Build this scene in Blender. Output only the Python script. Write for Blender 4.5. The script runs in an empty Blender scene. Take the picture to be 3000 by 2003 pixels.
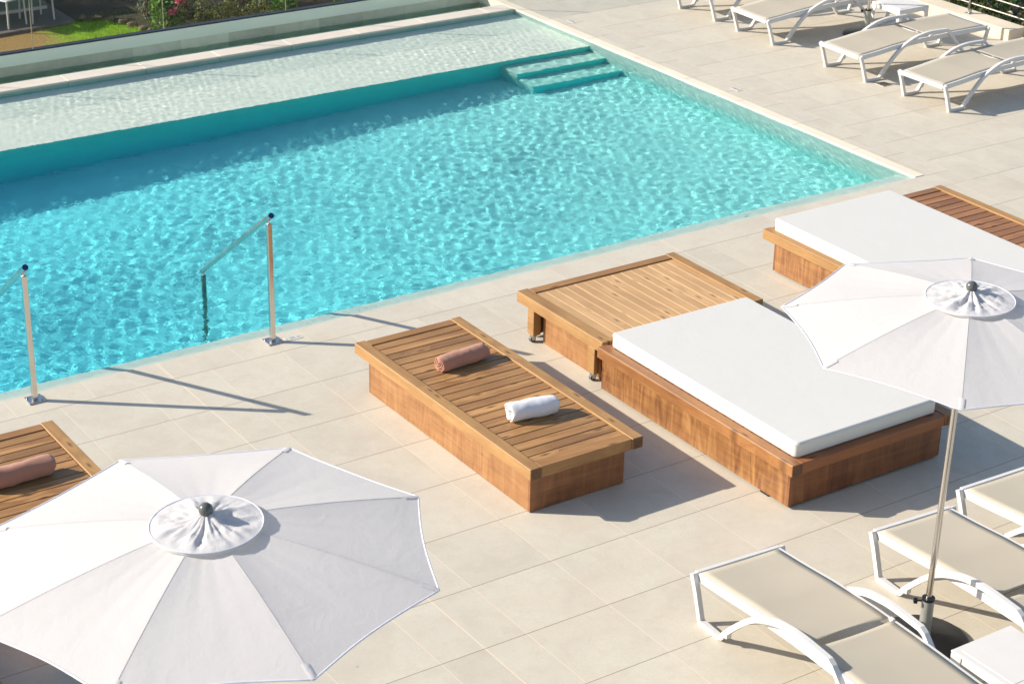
import bpy, math, random
import numpy as np
from mathutils import Vector, Matrix, noise
R = math.radians
S = bpy.context.scene
COL = S.collection
rng = np.random.default_rng(7)
random.seed(7)

# ------------------------------------------------------------------ camera
cam = bpy.data.cameras.new('camera')
cam.sensor_width = 36.0
cam.lens = 69.9
cam.clip_end = 500
co = bpy.data.objects.new('camera', cam)
COL.objects.link(co)
yaw, pit, rol = 0.60034, 0.43456, 0.021845
d = Vector((math.sin(yaw)*math.cos(pit), math.cos(yaw)*math.cos(pit), -math.sin(pit)))
r0 = Vector((math.cos(yaw), -math.sin(yaw), 0))
u0 = r0.cross(d)
rv = math.cos(rol)*r0 + math.sin(rol)*u0
uv = -math.sin(rol)*r0 + math.cos(rol)*u0
m = Matrix.Identity(4)
for i in range(3):
    m[i][0], m[i][1], m[i][2] = rv[i], uv[i], -d[i]
m.translation = Vector((-13.4909, -12.7194, 6.5431))
co.matrix_world = m
cam.dof.use_dof = True
cam.dof.focus_distance = 13.5
cam.dof.aperture_fstop = 6.5
S.camera = co

# ------------------------------------------------------------------ world, sun
w = bpy.data.worlds.new('World')
S.world = w
w.use_nodes = True
nt = w.node_tree
bg = nt.nodes['Background']
sky = nt.nodes.new('ShaderNodeTexSky')
sky.sky_type = 'NISHITA'
sky.sun_disc = False
SUN = Vector((1.48, -1.13, -1.0)).normalized()
elev = math.asin(-SUN.z)
sky.sun_elevation = elev
sky.sun_rotation = math.atan2(-SUN.x, -SUN.y)
sky.air_density = 1.0
sky.dust_density = 0.8
nt.links.new(sky.outputs[0], bg.inputs[0])
bg.inputs[1].default_value = 0.108
sl = bpy.data.lights.new('sun', 'SUN')
sl.energy = 4.6
sl.angle = R(0.5)
sl.color = (1.0, 0.915, 0.79)
sl.cycles.is_caustics_light = True
so = bpy.data.objects.new('sun', sl)
COL.objects.link(so)
so.rotation_euler = SUN.to_track_quat('-Z', 'Y').to_euler()
so.location = (-20, 15, 14)
S.view_settings.view_transform = 'Standard'
S.view_settings.look = 'None'
S.view_settings.gamma = 1
S.view_settings.exposure = 0.70
S.cycles.max_bounces = 10
S.cycles.transmission_bounces = 8
S.cycles.transparent_max_bounces = 12
S.cycles.use_denoising = True
S.cycles.sample_clamp_indirect = 6

# ------------------------------------------------------------------ helpers
def tag(o, label=None, cat=None, group=None, kind=None):
    if label: o['label'] = label
    if cat: o['category'] = cat
    if group: o['group'] = group
    if kind: o['kind'] = kind
    return o

class MB:
    """collects shapes into one mesh"""
    def __init__(self):
        self.v = []; self.f = []; self.sm = []
    def add(self, v, f, smooth=False):
        n = len(self.v)
        self.v += [tuple(p) for p in v]
        self.f += [tuple(i+n for i in q) for q in f]
        self.sm += [smooth]*len(f)
        return self
    def quad(self, a, b, c, e):
        return self.add([a, b, c, e], [(0, 1, 2, 3)])
    def box(self, x0, x1, y0, y1, z0, z1, M=None):
        v = [(x0,y0,z0),(x1,y0,z0),(x1,y1,z0),(x0,y1,z0),(x0,y0,z1),(x1,y0,z1),(x1,y1,z1),(x0,y1,z1)]
        if M is not None: v = [M @ Vector(p) for p in v]
        return self.add(v, [(3,2,1,0),(4,5,6,7),(0,1,5,4),(1,2,6,5),(2,3,7,6),(3,0,4,7)])
    def bbox(self, x0, x1, y0, y1, z0, z1, b=0.004, M=None):
        """box with chamfered edges"""
        V = []; idx = {}
        for i, (X, sx) in enumerate(((x0, 1), (x1, -1))):
            for j, (Y, sy) in enumerate(((y0, 1), (y1, -1))):
                for k, (Z, sz) in enumerate(((z0, 1), (z1, -1))):
                    idx[i,j,k,0] = len(V); V.append((X, Y+sy*b, Z+sz*b))
                    idx[i,j,k,1] = len(V); V.append((X+sx*b, Y, Z+sz*b))
                    idx[i,j,k,2] = len(V); V.append((X+sx*b, Y+sy*b, Z))
        F = []
        def q(*a): F.append(tuple(idx[t] for t in a))
        for i in (0, 1):
            o = [(i,0,0,0),(i,0,1,0),(i,1,1,0),(i,1,0,0)]; q(*(o if i == 0 else o[::-1]))
            o = [(0,i,0,1),(1,i,0,1),(1,i,1,1),(0,i,1,1)]; q(*(o if i == 0 else o[::-1]))
            o = [(0,0,i,2),(0,1,i,2),(1,1,i,2),(1,0,i,2)]; q(*(o if i == 0 else o[::-1]))
        for j in (0, 1):
            for k in (0, 1):
                o = [(0,j,k,1),(0,j,k,2),(1,j,k,2),(1,j,k,1)]; q(*(o if j == k else o[::-1]))
                o = [(j,0,k,0),(j,0,k,2),(j,1,k,2),(j,1,k,0)]; q(*(o[::-1] if j == k else o))
                o = [(j,k,0,0),(j,k,0,1),(j,k,1,1),(j,k,1,0)]; q(*(o if j == k else o[::-1]))
        for i in (0, 1):
            for j in (0, 1):
                for k in (0, 1):
                    o = [(i,j,k,0),(i,j,k,1),(i,j,k,2)]; q(*(o if (i+j+k) % 2 == 0 else o[::-1]))
        if M is not None: V = [M @ Vector(p) for p in V]
        return self.add(V, F)
    def cyl(self, a, b, r, n=16, r2=None, cap=True, smooth=True):
        a = Vector(a); b = Vector(b); r2 = r if r2 is None else r2
        t = (b-a).normalized()
        p = t.orthogonal().normalized(); q = t.cross(p)
        v = []
        for c, rr in ((a, r), (b, r2)):
            for k in range(n):
                an = 2*math.pi*k/n
                v.append(c + rr*(math.cos(an)*p + math.sin(an)*q))
        self.add(v, [(k, (k+1) % n, n+(k+1) % n, n+k) for k in range(n)], smooth)
        if cap:
            self.add(v, [tuple(range(n-1, -1, -1)), tuple(range(n, 2*n))])
        return self
    def tube(self, pts, r, n=8, closed=False):
        pts = [Vector(p) for p in pts]; m_ = len(pts)
        v = []; prev = None
        for i, p in enumerate(pts):
            t = (pts[(i+1) % m_]-pts[i-1]) if closed else (pts[min(i+1, m_-1)]-pts[max(i-1, 0)])
            t.normalize()
            if prev is None: a = t.orthogonal().normalized()
            else: a = (prev - t*prev.dot(t)).normalized()
            prev = a; b = t.cross(a)
            for k in range(n):
                an = 2*math.pi*k/n
                v.append(p + r*(math.cos(an)*a+math.sin(an)*b))
        f = []
        for i in range(m_ if closed else m_-1):
            for k in range(n):
                j = (i+1) % m_
                f.append((i*n+k, i*n+(k+1) % n, j*n+(k+1) % n, j*n+k))
        self.add(v, f, True)
        if not closed:
            self.add(v, [tuple(range(n-1, -1, -1)), tuple((m_-1)*n+k for k in range(n))])
        return self
    def sweep(self, prof, y0, y1, h, hs=None):
        """flat bar of depth h following a polyline of (x, z) in the plane, between y0 and y1"""
        n = len(prof); up = []; dn = []
        for i in range(n):
            p = Vector(prof[i])
            if i == 0: nn = Vector(prof[1])-p
            elif i == n-1: nn = p-Vector(prof[i-1])
            else:
                a = (p-Vector(prof[i-1])).normalized(); b = (Vector(prof[i+1])-p).normalized()
                nn = a+b
            nn.normalize()
            per = Vector((-nn.y, nn.x))
            k = 1.0
            if 0 < i < n-1:
                k = 1/max(0.5, per.dot(Vector((-a.y, a.x))))
            hh = (hs[i] if hs else h)
            up.append(p+per*hh/2*k); dn.append(p-per*hh/2*k)
        v = []
        for i in range(n):
            v += [(up[i].x, y0, up[i].y), (up[i].x, y1, up[i].y), (dn[i].x, y1, dn[i].y), (dn[i].x, y0, dn[i].y)]
        f = []
        for i in range(n-1):
            for k in range(4):
                f.append((i*4+k, i*4+(k+1) % 4, (i+1)*4+(k+1) % 4, (i+1)*4+k))
        f += [(3, 2, 1, 0), tuple((n-1)*4+k for k in range(4))]
        return self.add(v, f)
    def build(self, name, mat, parent=None, fix=True):
        me = bpy.data.meshes.new(name)
        me.from_pydata(self.v, [], self.f)
        me.materials.append(mat)
        me.polygons.foreach_set('use_smooth', self.sm)
        if fix:
            import bmesh
            bm = bmesh.new(); bm.from_mesh(me)
            bmesh.ops.recalc_face_normals(bm, faces=bm.faces)
            bm.to_mesh(me); bm.free()
        me.update()
        o = bpy.data.objects.new(name, me)
        COL.objects.link(o)
        if parent: o.parent = parent
        return o

def empty(name, loc=(0,0,0), rz=0):
    o = bpy.data.objects.new(name, None)
    o.empty_display_size = 0.1
    COL.objects.link(o)
    o.location = loc; o.rotation_euler = (0, 0, rz)
    return o

def copy_tree(o, parent=None):
    c = o.copy(); COL.objects.link(c); c.parent = parent
    for ch in list(o.children): copy_tree(ch, c)
    return c

def np_mesh(name, v, f, mat, parent=None, smooth=False):
    """v (n,3) array, f (m,4) or (m,3) array"""
    me = bpy.data.meshes.new(name)
    k = f.shape[1]
    me.vertices.add(len(v)); me.vertices.foreach_set('co', np.asarray(v, np.float32).ravel())
    me.loops.add(f.size); me.loops.foreach_set('vertex_index', f.astype(np.int32).ravel())
    me.polygons.add(len(f))
    me.polygons.foreach_set('loop_start', np.arange(0, f.size, k, dtype=np.int32))
    me.polygons.foreach_set('loop_total', np.full(len(f), k, dtype=np.int32))
    me.update(calc_edges=True)
    me.validate()
    me.polygons.foreach_set('use_smooth', [smooth]*len(me.polygons))
    me.materials.append(mat)
    o = bpy.data.objects.new(name, me); COL.objects.link(o)
    if parent: o.parent = parent
    return o

# ------------------------------------------------------------------ materials
class G:
    """small node-graph helper"""
    def __init__(self, name):
        self.m = bpy.data.materials.new(name); self.m.use_nodes = True
        self.t = self.m.node_tree; self.b = self.t.nodes['Principled BSDF']
        self.out = self.t.nodes['Material Output']
    def n(self, kind, **kw):
        x = self.t.nodes.new(kind)
        for k, v in kw.items(): setattr(x, k, v)
        return x
    def link(self, a, b): self.t.links.new(a, b); return self
    def setv(self, s, v):
        if hasattr(v, 'is_linked') or isinstance(v, bpy.types.NodeSocket): self.t.links.new(v, s)
        else: s.default_value = v
    def math(self, op, a, b=None, c=None):
        x = self.n('ShaderNodeMath', operation=op)
        self.setv(x.inputs[0], a)
        if b is not None: self.setv(x.inputs[1], b)
        if c is not None: self.setv(x.inputs[2], c)
        return x.outputs[0]
    def coord(self, which='Object'): return self.n('ShaderNodeTexCoord').outputs[which]
    def mapping(self, vec, scale=(1,1,1), loc=(0,0,0), rot=(0,0,0)):
        x = self.n('ShaderNodeMapping'); self.link(vec, x.inputs[0])
        x.inputs['Scale'].default_value = scale; x.inputs['Location'].default_value = loc
        x.inputs['Rotation'].default_value = rot
        return x.outputs[0]
    def noise(self, vec, scale, detail=4, rough=0.55, dist=0.0):
        x = self.n('ShaderNodeTexNoise'); self.link(vec, x.inputs['Vector'])
        x.inputs['Scale'].default_value = scale; x.inputs['Detail'].default_value = detail
        x.inputs['Roughness'].default_value = rough; x.inputs['Distortion'].default_value = dist
        return x.outputs['Fac']
    def ramp(self, fac, stops, interp='LINEAR'):
        x = self.n('ShaderNodeValToRGB'); self.link(fac, x.inputs[0])
        cr = x.color_ramp; cr.interpolation = interp
        while len(cr.elements) < len(stops): cr.elements.new(0.5)
        for e, (p, c) in zip(cr.elements, stops):
            e.position = p; e.color = (*c, 1) if len(c) == 3 else c
        return x.outputs[0]
    def mix(self, fac, a, b, mode='MIX'):
        x = self.n('ShaderNodeMix', data_type='RGBA', blend_type=mode)
        self.setv(x.inputs[0], fac)
        for s, v in ((x.inputs[6], a), (x.inputs[7], b)):
            if isinstance(v, bpy.types.NodeSocket): self.link(v, s)
            else: s.default_value = (*v, 1) if len(v) == 3 else v
        return x.outputs[2]
    def maprange(self, v, a, b, c=0, d_=1):
        x = self.n('ShaderNodeMapRange'); self.setv(x.inputs[0], v)
        for i, q in enumerate((a, b, c, d_)): x.inputs[i+1].default_value = q
        return x.outputs[0]
    def bump(self, h, strength, dist=0.01):
        x = self.n('ShaderNodeBump'); self.link(h, x.inputs['Height'])
        x.inputs['Strength'].default_value = strength; x.inputs['Distance'].default_value = dist
        self.link(x.outputs[0], self.b.inputs['Normal'])
        return x.outputs[0]
    def base(self, c):
        s = self.b.inputs['Base Color']
        if isinstance(c, bpy.types.NodeSocket): self.link(c, s)
        else: s.default_value = (*c, 1)
    def rough(self, v): self.setv(self.b.inputs['Roughness'], v)

def simple(name, c, rough=0.5, metal=0.0, var=0.06, nscale=6.0, bump=0.0, bscale=60):
    g = G(name); P_ = g.coord()
    n1 = g.noise(P_, nscale, 3)
    g.base(g.ramp(n1, [(0.3, tuple(x*(1-var) for x in c)), (0.7, tuple(min(1, x*(1+var)) for x in c))]))
    g.rough(g.maprange(n1, 0.3, 0.7, max(0.02, rough-0.05), rough+0.05))
    g.b.inputs['Metallic'].default_value = metal
    if bump: g.bump(g.noise(P_, bscale, 3), bump, 0.002)
    return g.m

def deck_material():
    g = G('porcelain_paving')
    geo = g.n('ShaderNodeNewGeometry'); sp = g.n('ShaderNodeSeparateXYZ'); g.link(geo.outputs['Position'], sp.inputs[0])
    X, Y = sp.outputs[0], sp.outputs[1]
    # coping rows are half a tile out of step with the field
    near = g.math('MULTIPLY', g.math('GREATER_THAN', Y, -0.313), g.math('LESS_THAN', X, 0.0))
    right = g.math('MULTIPLY', g.math('GREATER_THAN', Y, -0.313), g.math('GREATER_THAN', X, 0.0))
    right = g.math('MULTIPLY', right, g.math('LESS_THAN', X, 0.31))
    xs = g.math('ADD', g.math('DIVIDE', g.math('ADD', X, 7.14+60.2), 0.602), g.math('MULTIPLY', near, -0.48))
    ys = g.math('ADD', g.math('DIVIDE', g.math('ADD', Y, 0.313+60.5), 0.605), g.math('MULTIPLY', right, 0.5))
    def line(s, pitch, wd, extra=None):
        fr = g.math('FRACT', s)
        dd = g.math('MULTIPLY', g.math('MINIMUM', fr, g.math('SUBTRACT', 1.0, fr)), pitch)
        return g.math('LESS_THAN', dd, wd)
    lx = line(xs, 0.602, 0.0025); ly = line(ys, 0.605, 0.0026)
    jx = g.math('LESS_THAN', g.math('ABSOLUTE', g.math('ADD', X, 8.04)), 0.005)
    j2 = g.math('LESS_THAN', g.math('ABSOLUTE', g.math('ADD', X, 3.22)), 0.004)
    rc = g.math('MULTIPLY', g.math('LESS_THAN', g.math('ABSOLUTE', g.math('SUBTRACT', X, 0.31)), 0.003), g.math('GREATER_THAN', Y, -0.313))
    joint = g.math('MINIMUM', 1.0, g.math('ADD', g.math('ADD', lx, ly), g.math('ADD', g.math('ADD', jx, j2), rc)))
    cid = g.n('ShaderNodeCombineXYZ')
    g.link(g.math('FLOOR', xs), cid.inputs[0]); g.link(g.math('FLOOR', ys), cid.inputs[1]); g.link(g.math('GREATER_THAN', X, -8.04), cid.inputs[2])
    wn = g.n('ShaderNodeTexWhiteNoise', noise_dimensions='3D'); g.link(cid.outputs[0], wn.inputs['Vector'])
    rnd = wn.outputs['Value']
    off = g.n('ShaderNodeVectorMath', operation='MULTIPLY_ADD'); g.link(wn.outputs['Color'], off.inputs[0]); off.inputs[1].default_value = (20, 20, 20); g.link(geo.outputs['Position'], off.inputs[2])
    P_ = off.outputs[0]
    n1 = g.noise(P_, 2.2, 6, 0.6, 0.6); n2 = g.noise(P_, 9.0, 5, 0.65); n3 = g.noise(P_, 90, 4, 0.7)
    c = g.ramp(n1, [(0.25, (0.51, 0.46, 0.37)), (0.5, (0.575, 0.525, 0.425)), (0.78, (0.62, 0.575, 0.47))])
    c = g.mix(g.maprange(n2, 0.48, 0.75, 0, 0.5), c, (0.50, 0.425, 0.33))
    c = g.mix(g.maprange(n3, 0.38, 0.68, 0.0, 0.42), c, (0.44, 0.40, 0.34), 'MIX')
    tone = g.n('ShaderNodeHueSaturation'); g.link(c, tone.inputs['Color']); g.link(g.maprange(rnd, 0, 1, 0.965, 1.03), tone.inputs['Value'])
    c = tone.outputs[0]
    vein = g.n('ShaderNodeTexWave', wave_type='BANDS'); g.link(P_, vein.inputs['Vector']); vein.inputs['Scale'].default_value = 1.3; vein.inputs['Distortion'].default_value = 14; vein.inputs['Detail'].default_value = 5
    c = g.mix(g.maprange(vein.outputs['Fac'], 0.95, 1.0, 0, 0.05), c, (0.70, 0.66, 0.56))
    # worn reddish blotches, only here and there
    big = g.noise(geo.outputs['Position'], 0.55, 4, 0.6)
    c = g.mix(g.maprange(big, 0.56, 0.75, 0, 0.5), c, (0.58, 0.47, 0.36))
    # sparse specks of dirt
    vo = g.n('ShaderNodeTexVoronoi'); g.link(geo.outputs['Position'], vo.inputs['Vector']); vo.inputs['Scale'].default_value = 3.1
    speck = g.math('LESS_THAN', vo.outputs['Distance'], 0.028)
    c = g.mix(g.math('MULTIPLY', speck, 0.5), c, (0.25, 0.19, 0.14))
    # grout: lines along the length of the pool are darker than the cross ones
    gc = g.mix(ly, (0.70, 0.58, 0.44), (0.24, 0.18, 0.13))
    c = g.mix(joint, c, gc)
    g.base(c)
    g.rough(g.maprange(n2, 0.3, 0.7, 0.55, 0.75))
    hh = g.math('SUBTRACT', g.math('MULTIPLY', n3, 0.15), joint)
    g.bump(hh, 0.25, 0.003)
    return g.m

def wood(name, axis, light, dark, rough=0.5, knots=True, kdens=0.35, vr=(0.80, 1.16), island=True, gscale=1.0, ripple=0.0):
    """axis 0: grain runs along x, 1: along y"""
    g = G(name)
    P_ = g.coord()
    if island:
        geo = g.n('ShaderNodeNewGeometry')
        off = g.n('ShaderNodeVectorMath', operation='ADD')
        g.link(P_, off.inputs[0])
        cx = g.n('ShaderNodeCombineXYZ'); r_ = geo.outputs['Random Per Island']
        g.link(g.math('MULTIPLY', r_, 37.0), cx.inputs[0]); g.link(g.math('MULTIPLY', r_, 91.0), cx.inputs[1]); g.link(g.math('MULTIPLY', r_, 53.0), cx.inputs[2])
        g.link(cx.outputs[0], off.inputs[1]); P_ = off.outputs[0]
    sc = (1.2, 14, 14) if axis == 0 else (14, 1.2, 14)
    st = g.mapping(P_, tuple(s*gscale for s in sc))
    vo_sc = (2.8, 9.5, 0.02) if axis == 0 else (9.5, 2.8, 0.02)
    vk = g.mapping(P_, vo_sc)
    vo = g.n('ShaderNodeTexVoronoi', voronoi_dimensions='2D'); g.link(vk, vo.inputs['Vector']); vo.inputs['Scale'].default_value = 1.0; vo.inputs['Randomness'].default_value = 1.0
    kn = vo.outputs['Distance']
    pick = g.math('GREATER_THAN', g.n('ShaderNodeSeparateColor').outputs[0], 0.0)
    sepc = g.n('ShaderNodeSeparateColor'); g.link(vo.outputs['Color'], sepc.inputs[0])
    sel = g.math('GREATER_THAN', sepc.outputs[0], 1-kdens)
    knot = g.math('MULTIPLY', g.maprange(kn, 0.0, 0.16, 1, 0), sel)
    halo = g.math('MULTIPLY', g.maprange(kn, 0.1, 0.5, 1, 0), sel)
    # grain lines bend round the knots
    add = g.n('ShaderNodeVectorMath', operation='ADD'); g.link(st, add.inputs[0])
    cc = g.n('ShaderNodeCombineXYZ'); hb = g.math('MULTIPLY', halo, 0.9)
    g.link(hb, cc.inputs[1 if axis == 0 else 0]); g.link(hb, cc.inputs[2]); g.link(cc.outputs[0], add.inputs[1])
    gr = g.noise(add.outputs[0], 1.0, 6, 0.62, 0.35)
    fine = g.noise(add.outputs[0], 6.0, 3, 0.6)
    big = g.noise(P_, 1.7, 3)
    f = g.math('ADD', g.math('MULTIPLY', gr, 0.7), g.math('MULTIPLY', fine, 0.3))
    c = g.ramp(f, [(0.30, dark), (0.48, tuple((a+b)/2 for a, b in zip(light, dark))), (0.66, light)])
    c = g.mix(g.maprange(big, 0.35, 0.7, 0.0, 0.45), c, tuple(x*0.74 for x in dark))
    if knots:
        c = g.mix(g.math('MULTIPLY', halo, 0.35), c, tuple(min(1, x*1.25) for x in light))
        c = g.mix(knot, c, tuple(x*0.35 for x in dark))
    if island:
        hs = g.n('ShaderNodeHueSaturation'); g.link(c, hs.inputs['Color'])
        g.link(g.maprange(r_, 0, 1, *vr), hs.inputs['Value']); c = hs.outputs[0]
    if ripple:
        wv = g.noise(g.mapping(P_, (13, 13, 2.2)), 1.0, 2, 0.45, 0.9)
        c = g.mix(g.maprange(wv, 0.38, 0.62, 0, ripple*0.6), c, tuple(x*0.75 for x in dark))
    g.base(c); g.rough(g.maprange(f, 0.3, 0.7, rough-0.08, rough+0.1))
    g.bump(f, 0.12, 0.003)
    return g.m

def fabric(name, c, trans=0.0, wr=0.3, sheen=0.1, scale=1.0):
    g = G(name); P_ = g.coord()
    n1 = g.noise(P_, 3.0*scale, 4, 0.5, 0.8); n2 = g.noise(P_, 10*scale, 4, 0.55, 1.5); n3 = g.noise(P_, 900, 2)
    g.base(g.ramp(n1, [(0.3, tuple(x*0.985 for x in c)), (0.7, c)]))
    g.rough(0.85)
    h = g.math('ADD', g.math('ADD', g.math('MULTIPLY', n1, 1.0), g.math('MULTIPLY', n2, 0.35)), g.math('MULTIPLY', n3, 0.01))
    nb = g.bump(h, wr, 0.02)
    g.b.inputs['Sheen Weight'].default_value = sheen
    if trans:
        tr = g.n('ShaderNodeBsdfTranslucent'); tr.inputs[0].default_value = (*c, 1); g.link(nb, tr.inputs['Normal'])
        mx = g.n('ShaderNodeMixShader'); mx.inputs[0].default_value = trans
        g.link(g.b.outputs[0], mx.inputs[1]); g.link(tr.outputs[0], mx.inputs[2]); g.link(mx.outputs[0], g.out.inputs[0])
    return g.m

def terry(name, c):
    g = G(name); P_ = g.coord()
    n1 = g.noise(P_, 380, 3, 0.7); n2 = g.noise(P_, 22, 4, 0.6)
    g.base(g.mix(g.maprange(n1, 0.35, 0.65, 0, 1), tuple(x*0.82 for x in c), c))
    g.rough(0.95); g.b.inputs['Sheen Weight'].default_value = 0.25
    g.bump(g.math('ADD', g.math('MULTIPLY', n1, 0.5), g.math('MULTIPLY', n2, 1.2)), 0.5, 0.006)
    return g.m

def leafmat(name, cols, rough=0.5, trans=0.25):
    g = G(name); geo = g.n('ShaderNodeNewGeometry')
    n = len(cols)
    c = g.ramp(geo.outputs['Random Per Island'], [(i/max(1, n-1), cc) for i, cc in enumerate(cols)])
    g.base(c); g.rough(rough)
    tr = g.n('ShaderNodeBsdfTranslucent'); g.link(c, tr.inputs[0])
    mx = g.n('ShaderNodeMixShader'); mx.inputs[0].default_value = trans
    g.link(g.b.outputs[0], mx.inputs[1]); g.link(tr.outputs[0], mx.inputs[2]); g.link(mx.outputs[0], g.out.inputs[0])
    return g.m

def glass_sheet(name, tint=(0.9, 0.95, 0.92), refl=1.0):
    g = G(name)
    tr = g.n('ShaderNodeBsdfTransparent'); tr.inputs[0].default_value = (*tint, 1)
    gl = g.n('ShaderNodeBsdfGlossy'); gl.inputs['Roughness'].default_value = 0.02; gl.inputs[0].default_value = (refl,)*3+(1,)
    lw = g.n('ShaderNodeLayerWeight'); lw.inputs[0].default_value = 0.5
    fr = g.math('MULTIPLY_ADD', g.math('POWER', lw.outputs['Facing'], 5.0), 0.94, 0.010)
    mx = g.n('ShaderNodeMixShader'); g.link(fr, mx.inputs[0]); g.link(tr.outputs[0], mx.inputs[1]); g.link(gl.outputs[0], mx.inputs[2]); g.link(mx.outputs[0], g.out.inputs[0])
    return g.m

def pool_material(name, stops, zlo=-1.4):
    """lining colour graded by depth, standing in for light absorbed by the water: pale at the rim, turquoise in the deep basin"""
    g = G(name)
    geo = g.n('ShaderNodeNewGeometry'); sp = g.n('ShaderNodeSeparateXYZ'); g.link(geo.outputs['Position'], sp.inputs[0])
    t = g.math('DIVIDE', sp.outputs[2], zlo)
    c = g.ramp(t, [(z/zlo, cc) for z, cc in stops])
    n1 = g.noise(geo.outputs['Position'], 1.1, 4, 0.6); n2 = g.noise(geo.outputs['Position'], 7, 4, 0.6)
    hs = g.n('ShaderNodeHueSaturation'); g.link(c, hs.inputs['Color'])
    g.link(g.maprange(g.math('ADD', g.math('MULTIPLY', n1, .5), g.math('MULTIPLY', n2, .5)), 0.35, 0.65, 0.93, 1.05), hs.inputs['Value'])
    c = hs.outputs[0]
    fx = g.math('FRACT', g.math('DIVIDE', g.math('ADD', sp.outputs[0], 60), 1.205)); fy = g.math('FRACT', g.math('DIVIDE', g.math('ADD', sp.outputs[1], 60.1), 0.605))
    jl = g.math('MAXIMUM', g.math('LESS_THAN', fx, 0.005), g.math('LESS_THAN', fy, 0.007))
    c = g.mix(g.math('MULTIPLY', jl, 0.12), c, (0.2, 0.3, 0.28))
    g.base(c); g.rough(0.7)
    return g.m

M = {}
M['deck'] = deck_material()
M['frame'] = wood('pine_beam', 1, (0.51, 0.295, 0.11), (0.31, 0.15, 0.048), 0.55)
M['frame_x'] = wood('pine_beam_cross', 0, (0.46, 0.24, 0.085), (0.27, 0.12, 0.04), 0.55)
M['slat_x'] = wood('stained_slats', 0, (0.50, 0.275, 0.105), (0.21, 0.090, 0.028), 0.55)
M['slat_dark'] = wood('stained_slats_dark', 0, (0.42, 0.20, 0.085), (0.22, 0.09, 0.036), 0.55)
M['slat_y'] = wood('pale_slats', 1, (0.60, 0.37, 0.175), (0.47, 0.275, 0.12), 0.55, kdens=0.75, vr=(0.93, 1.06))
def plywood(name, light, mid, dark, fig=0.6, rough=0.4):
    g = G(name); P_ = g.coord()
    wv = g.noise(g.mapping(P_, (11, 11, 1.6)), 1.0, 3, 0.55, 1.6)
    gr = g.noise(g.mapping(P_, (2.2, 2.2, 26)), 1.0, 5, 0.6, 0.7)
    bl = g.noise(P_, 2.4, 4, 0.6, 0.4)
    f = g.math('ADD', g.math('MULTIPLY', wv, fig), g.math('ADD', g.math('MULTIPLY', gr, (1-fig)*0.55), g.math('MULTIPLY', bl, (1-fig)*0.45)))
    c = g.ramp(f, [(0.36, dark), (0.50, mid), (0.62, light)])
    c = g.mix(g.maprange(bl, 0.5, 0.75, 0, 0.5), c, dark)
    vo = g.n('ShaderNodeTexVoronoi'); g.link(g.mapping(P_, (3.1, 3.1, 5)), vo.inputs['Vector']); vo.inputs['Scale'].default_value = 1.0
    c = g.mix(g.maprange(vo.outputs['Distance'], 0.03, 0.12, 0.7, 0), c, tuple(x*0.4 for x in dark))
    g.base(c); g.rough(g.maprange(f, 0.35, 0.65, rough, rough+0.15)); g.bump(gr, 0.1, 0.003)
    return g.m
M['ply'] = plywood('plywood_panel', (0.33, 0.14, 0.05), (0.25, 0.098, 0.034), (0.15, 0.055, 0.02), 0.35)
M['ply_y'] = plywood('plywood_panel_long', (0.39, 0.205, 0.080), (0.31, 0.145, 0.052), (0.20, 0.080, 0.028), 0.35)
M['redply'] = plywood('red_plywood', (0.29, 0.118, 0.040), (0.205, 0.074, 0.025), (0.115, 0.037, 0.014), 0.45, 0.33)
M['redply_y'] = plywood('red_plywood_long', (0.40, 0.20, 0.07), (0.28, 0.125, 0.042), (0.145, 0.055, 0.02), 0.55, 0.33)
M['redbeam'] = wood('red_beam', 1, (0.46, 0.22, 0.075), (0.22, 0.08, 0.028), 0.42, kdens=0.6)
M['redbeam_x'] = wood('red_beam_cross', 0, (0.36, 0.13, 0.04), (0.20, 0.06, 0.02), 0.42)
M['canvas'] = fabric('white_canopy_canvas', (0.69, 0.67, 0.67), trans=0.34, wr=0.22)
M['ruffle'] = fabric('white_ruffle_canvas', (0.70, 0.68, 0.675), trans=0.25, wr=0.35, scale=2.0)
M['hem'] = simple('white_piping', (0.66, 0.66, 0.74), 0.6)
M['mattress'] = fabric('white_vinyl', (0.635, 0.617, 0.575), wr=0.12, sheen=0.0)
M['mattress'].node_tree.nodes['Principled BSDF'].inputs['Roughness'].default_value = 0.55
M['white_metal'] = simple('white_coated_metal', (0.64, 0.62, 0.595), 0.35, var=0.02)
M['table'] = simple('white_plastic', (0.64, 0.62, 0.595), 0.45, var=0.02, bump=0.1, bscale=140)
M['steel'] = simple('polished_steel', (0.62, 0.58, 0.53), 0.16, metal=1.0, var=0.04)
M['rail'] = simple('brushed_rail', (0.66, 0.62, 0.57), 0.22, metal=1.0, var=0.05)
M['bluecap'] = simple('blue_cap', (0.012, 0.03, 0.14), 0.4)
M['black'] = simple('black_plastic', (0.012, 0.012, 0.013), 0.35)
M['socket'] = simple('grey_socket', (0.36, 0.37, 0.34), 0.35, metal=0.3)
M['base'] = simple('dark_base', (0.022, 0.020, 0.022), 0.42, var=0.15)
M['ball'] = simple('grey_ball', (0.10, 0.105, 0.10), 0.22)
M['zinc'] = simple('zinc', (0.55, 0.55, 0.54), 0.35, metal=0.8)
M['rubber'] = simple('grey_rubber', (0.11, 0.11, 0.11), 0.6)
M['weir'] = simple('cream_stone', (0.70, 0.60, 0.50), 0.6, var=0.05, nscale=1.5, bump=0.2)
M['cream'] = simple('cream_coping', (0.76, 0.66, 0.51), 0.65, var=0.06, nscale=2.0, bump=0.2)
M['alu'] = simple('anodised_channel', (0.92, 0.84, 0.68), 0.5, metal=0.0, var=0.03, nscale=1.0)
M['gasket'] = simple('black_gasket', (0.003, 0.003, 0.004), 0.5)
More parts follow.
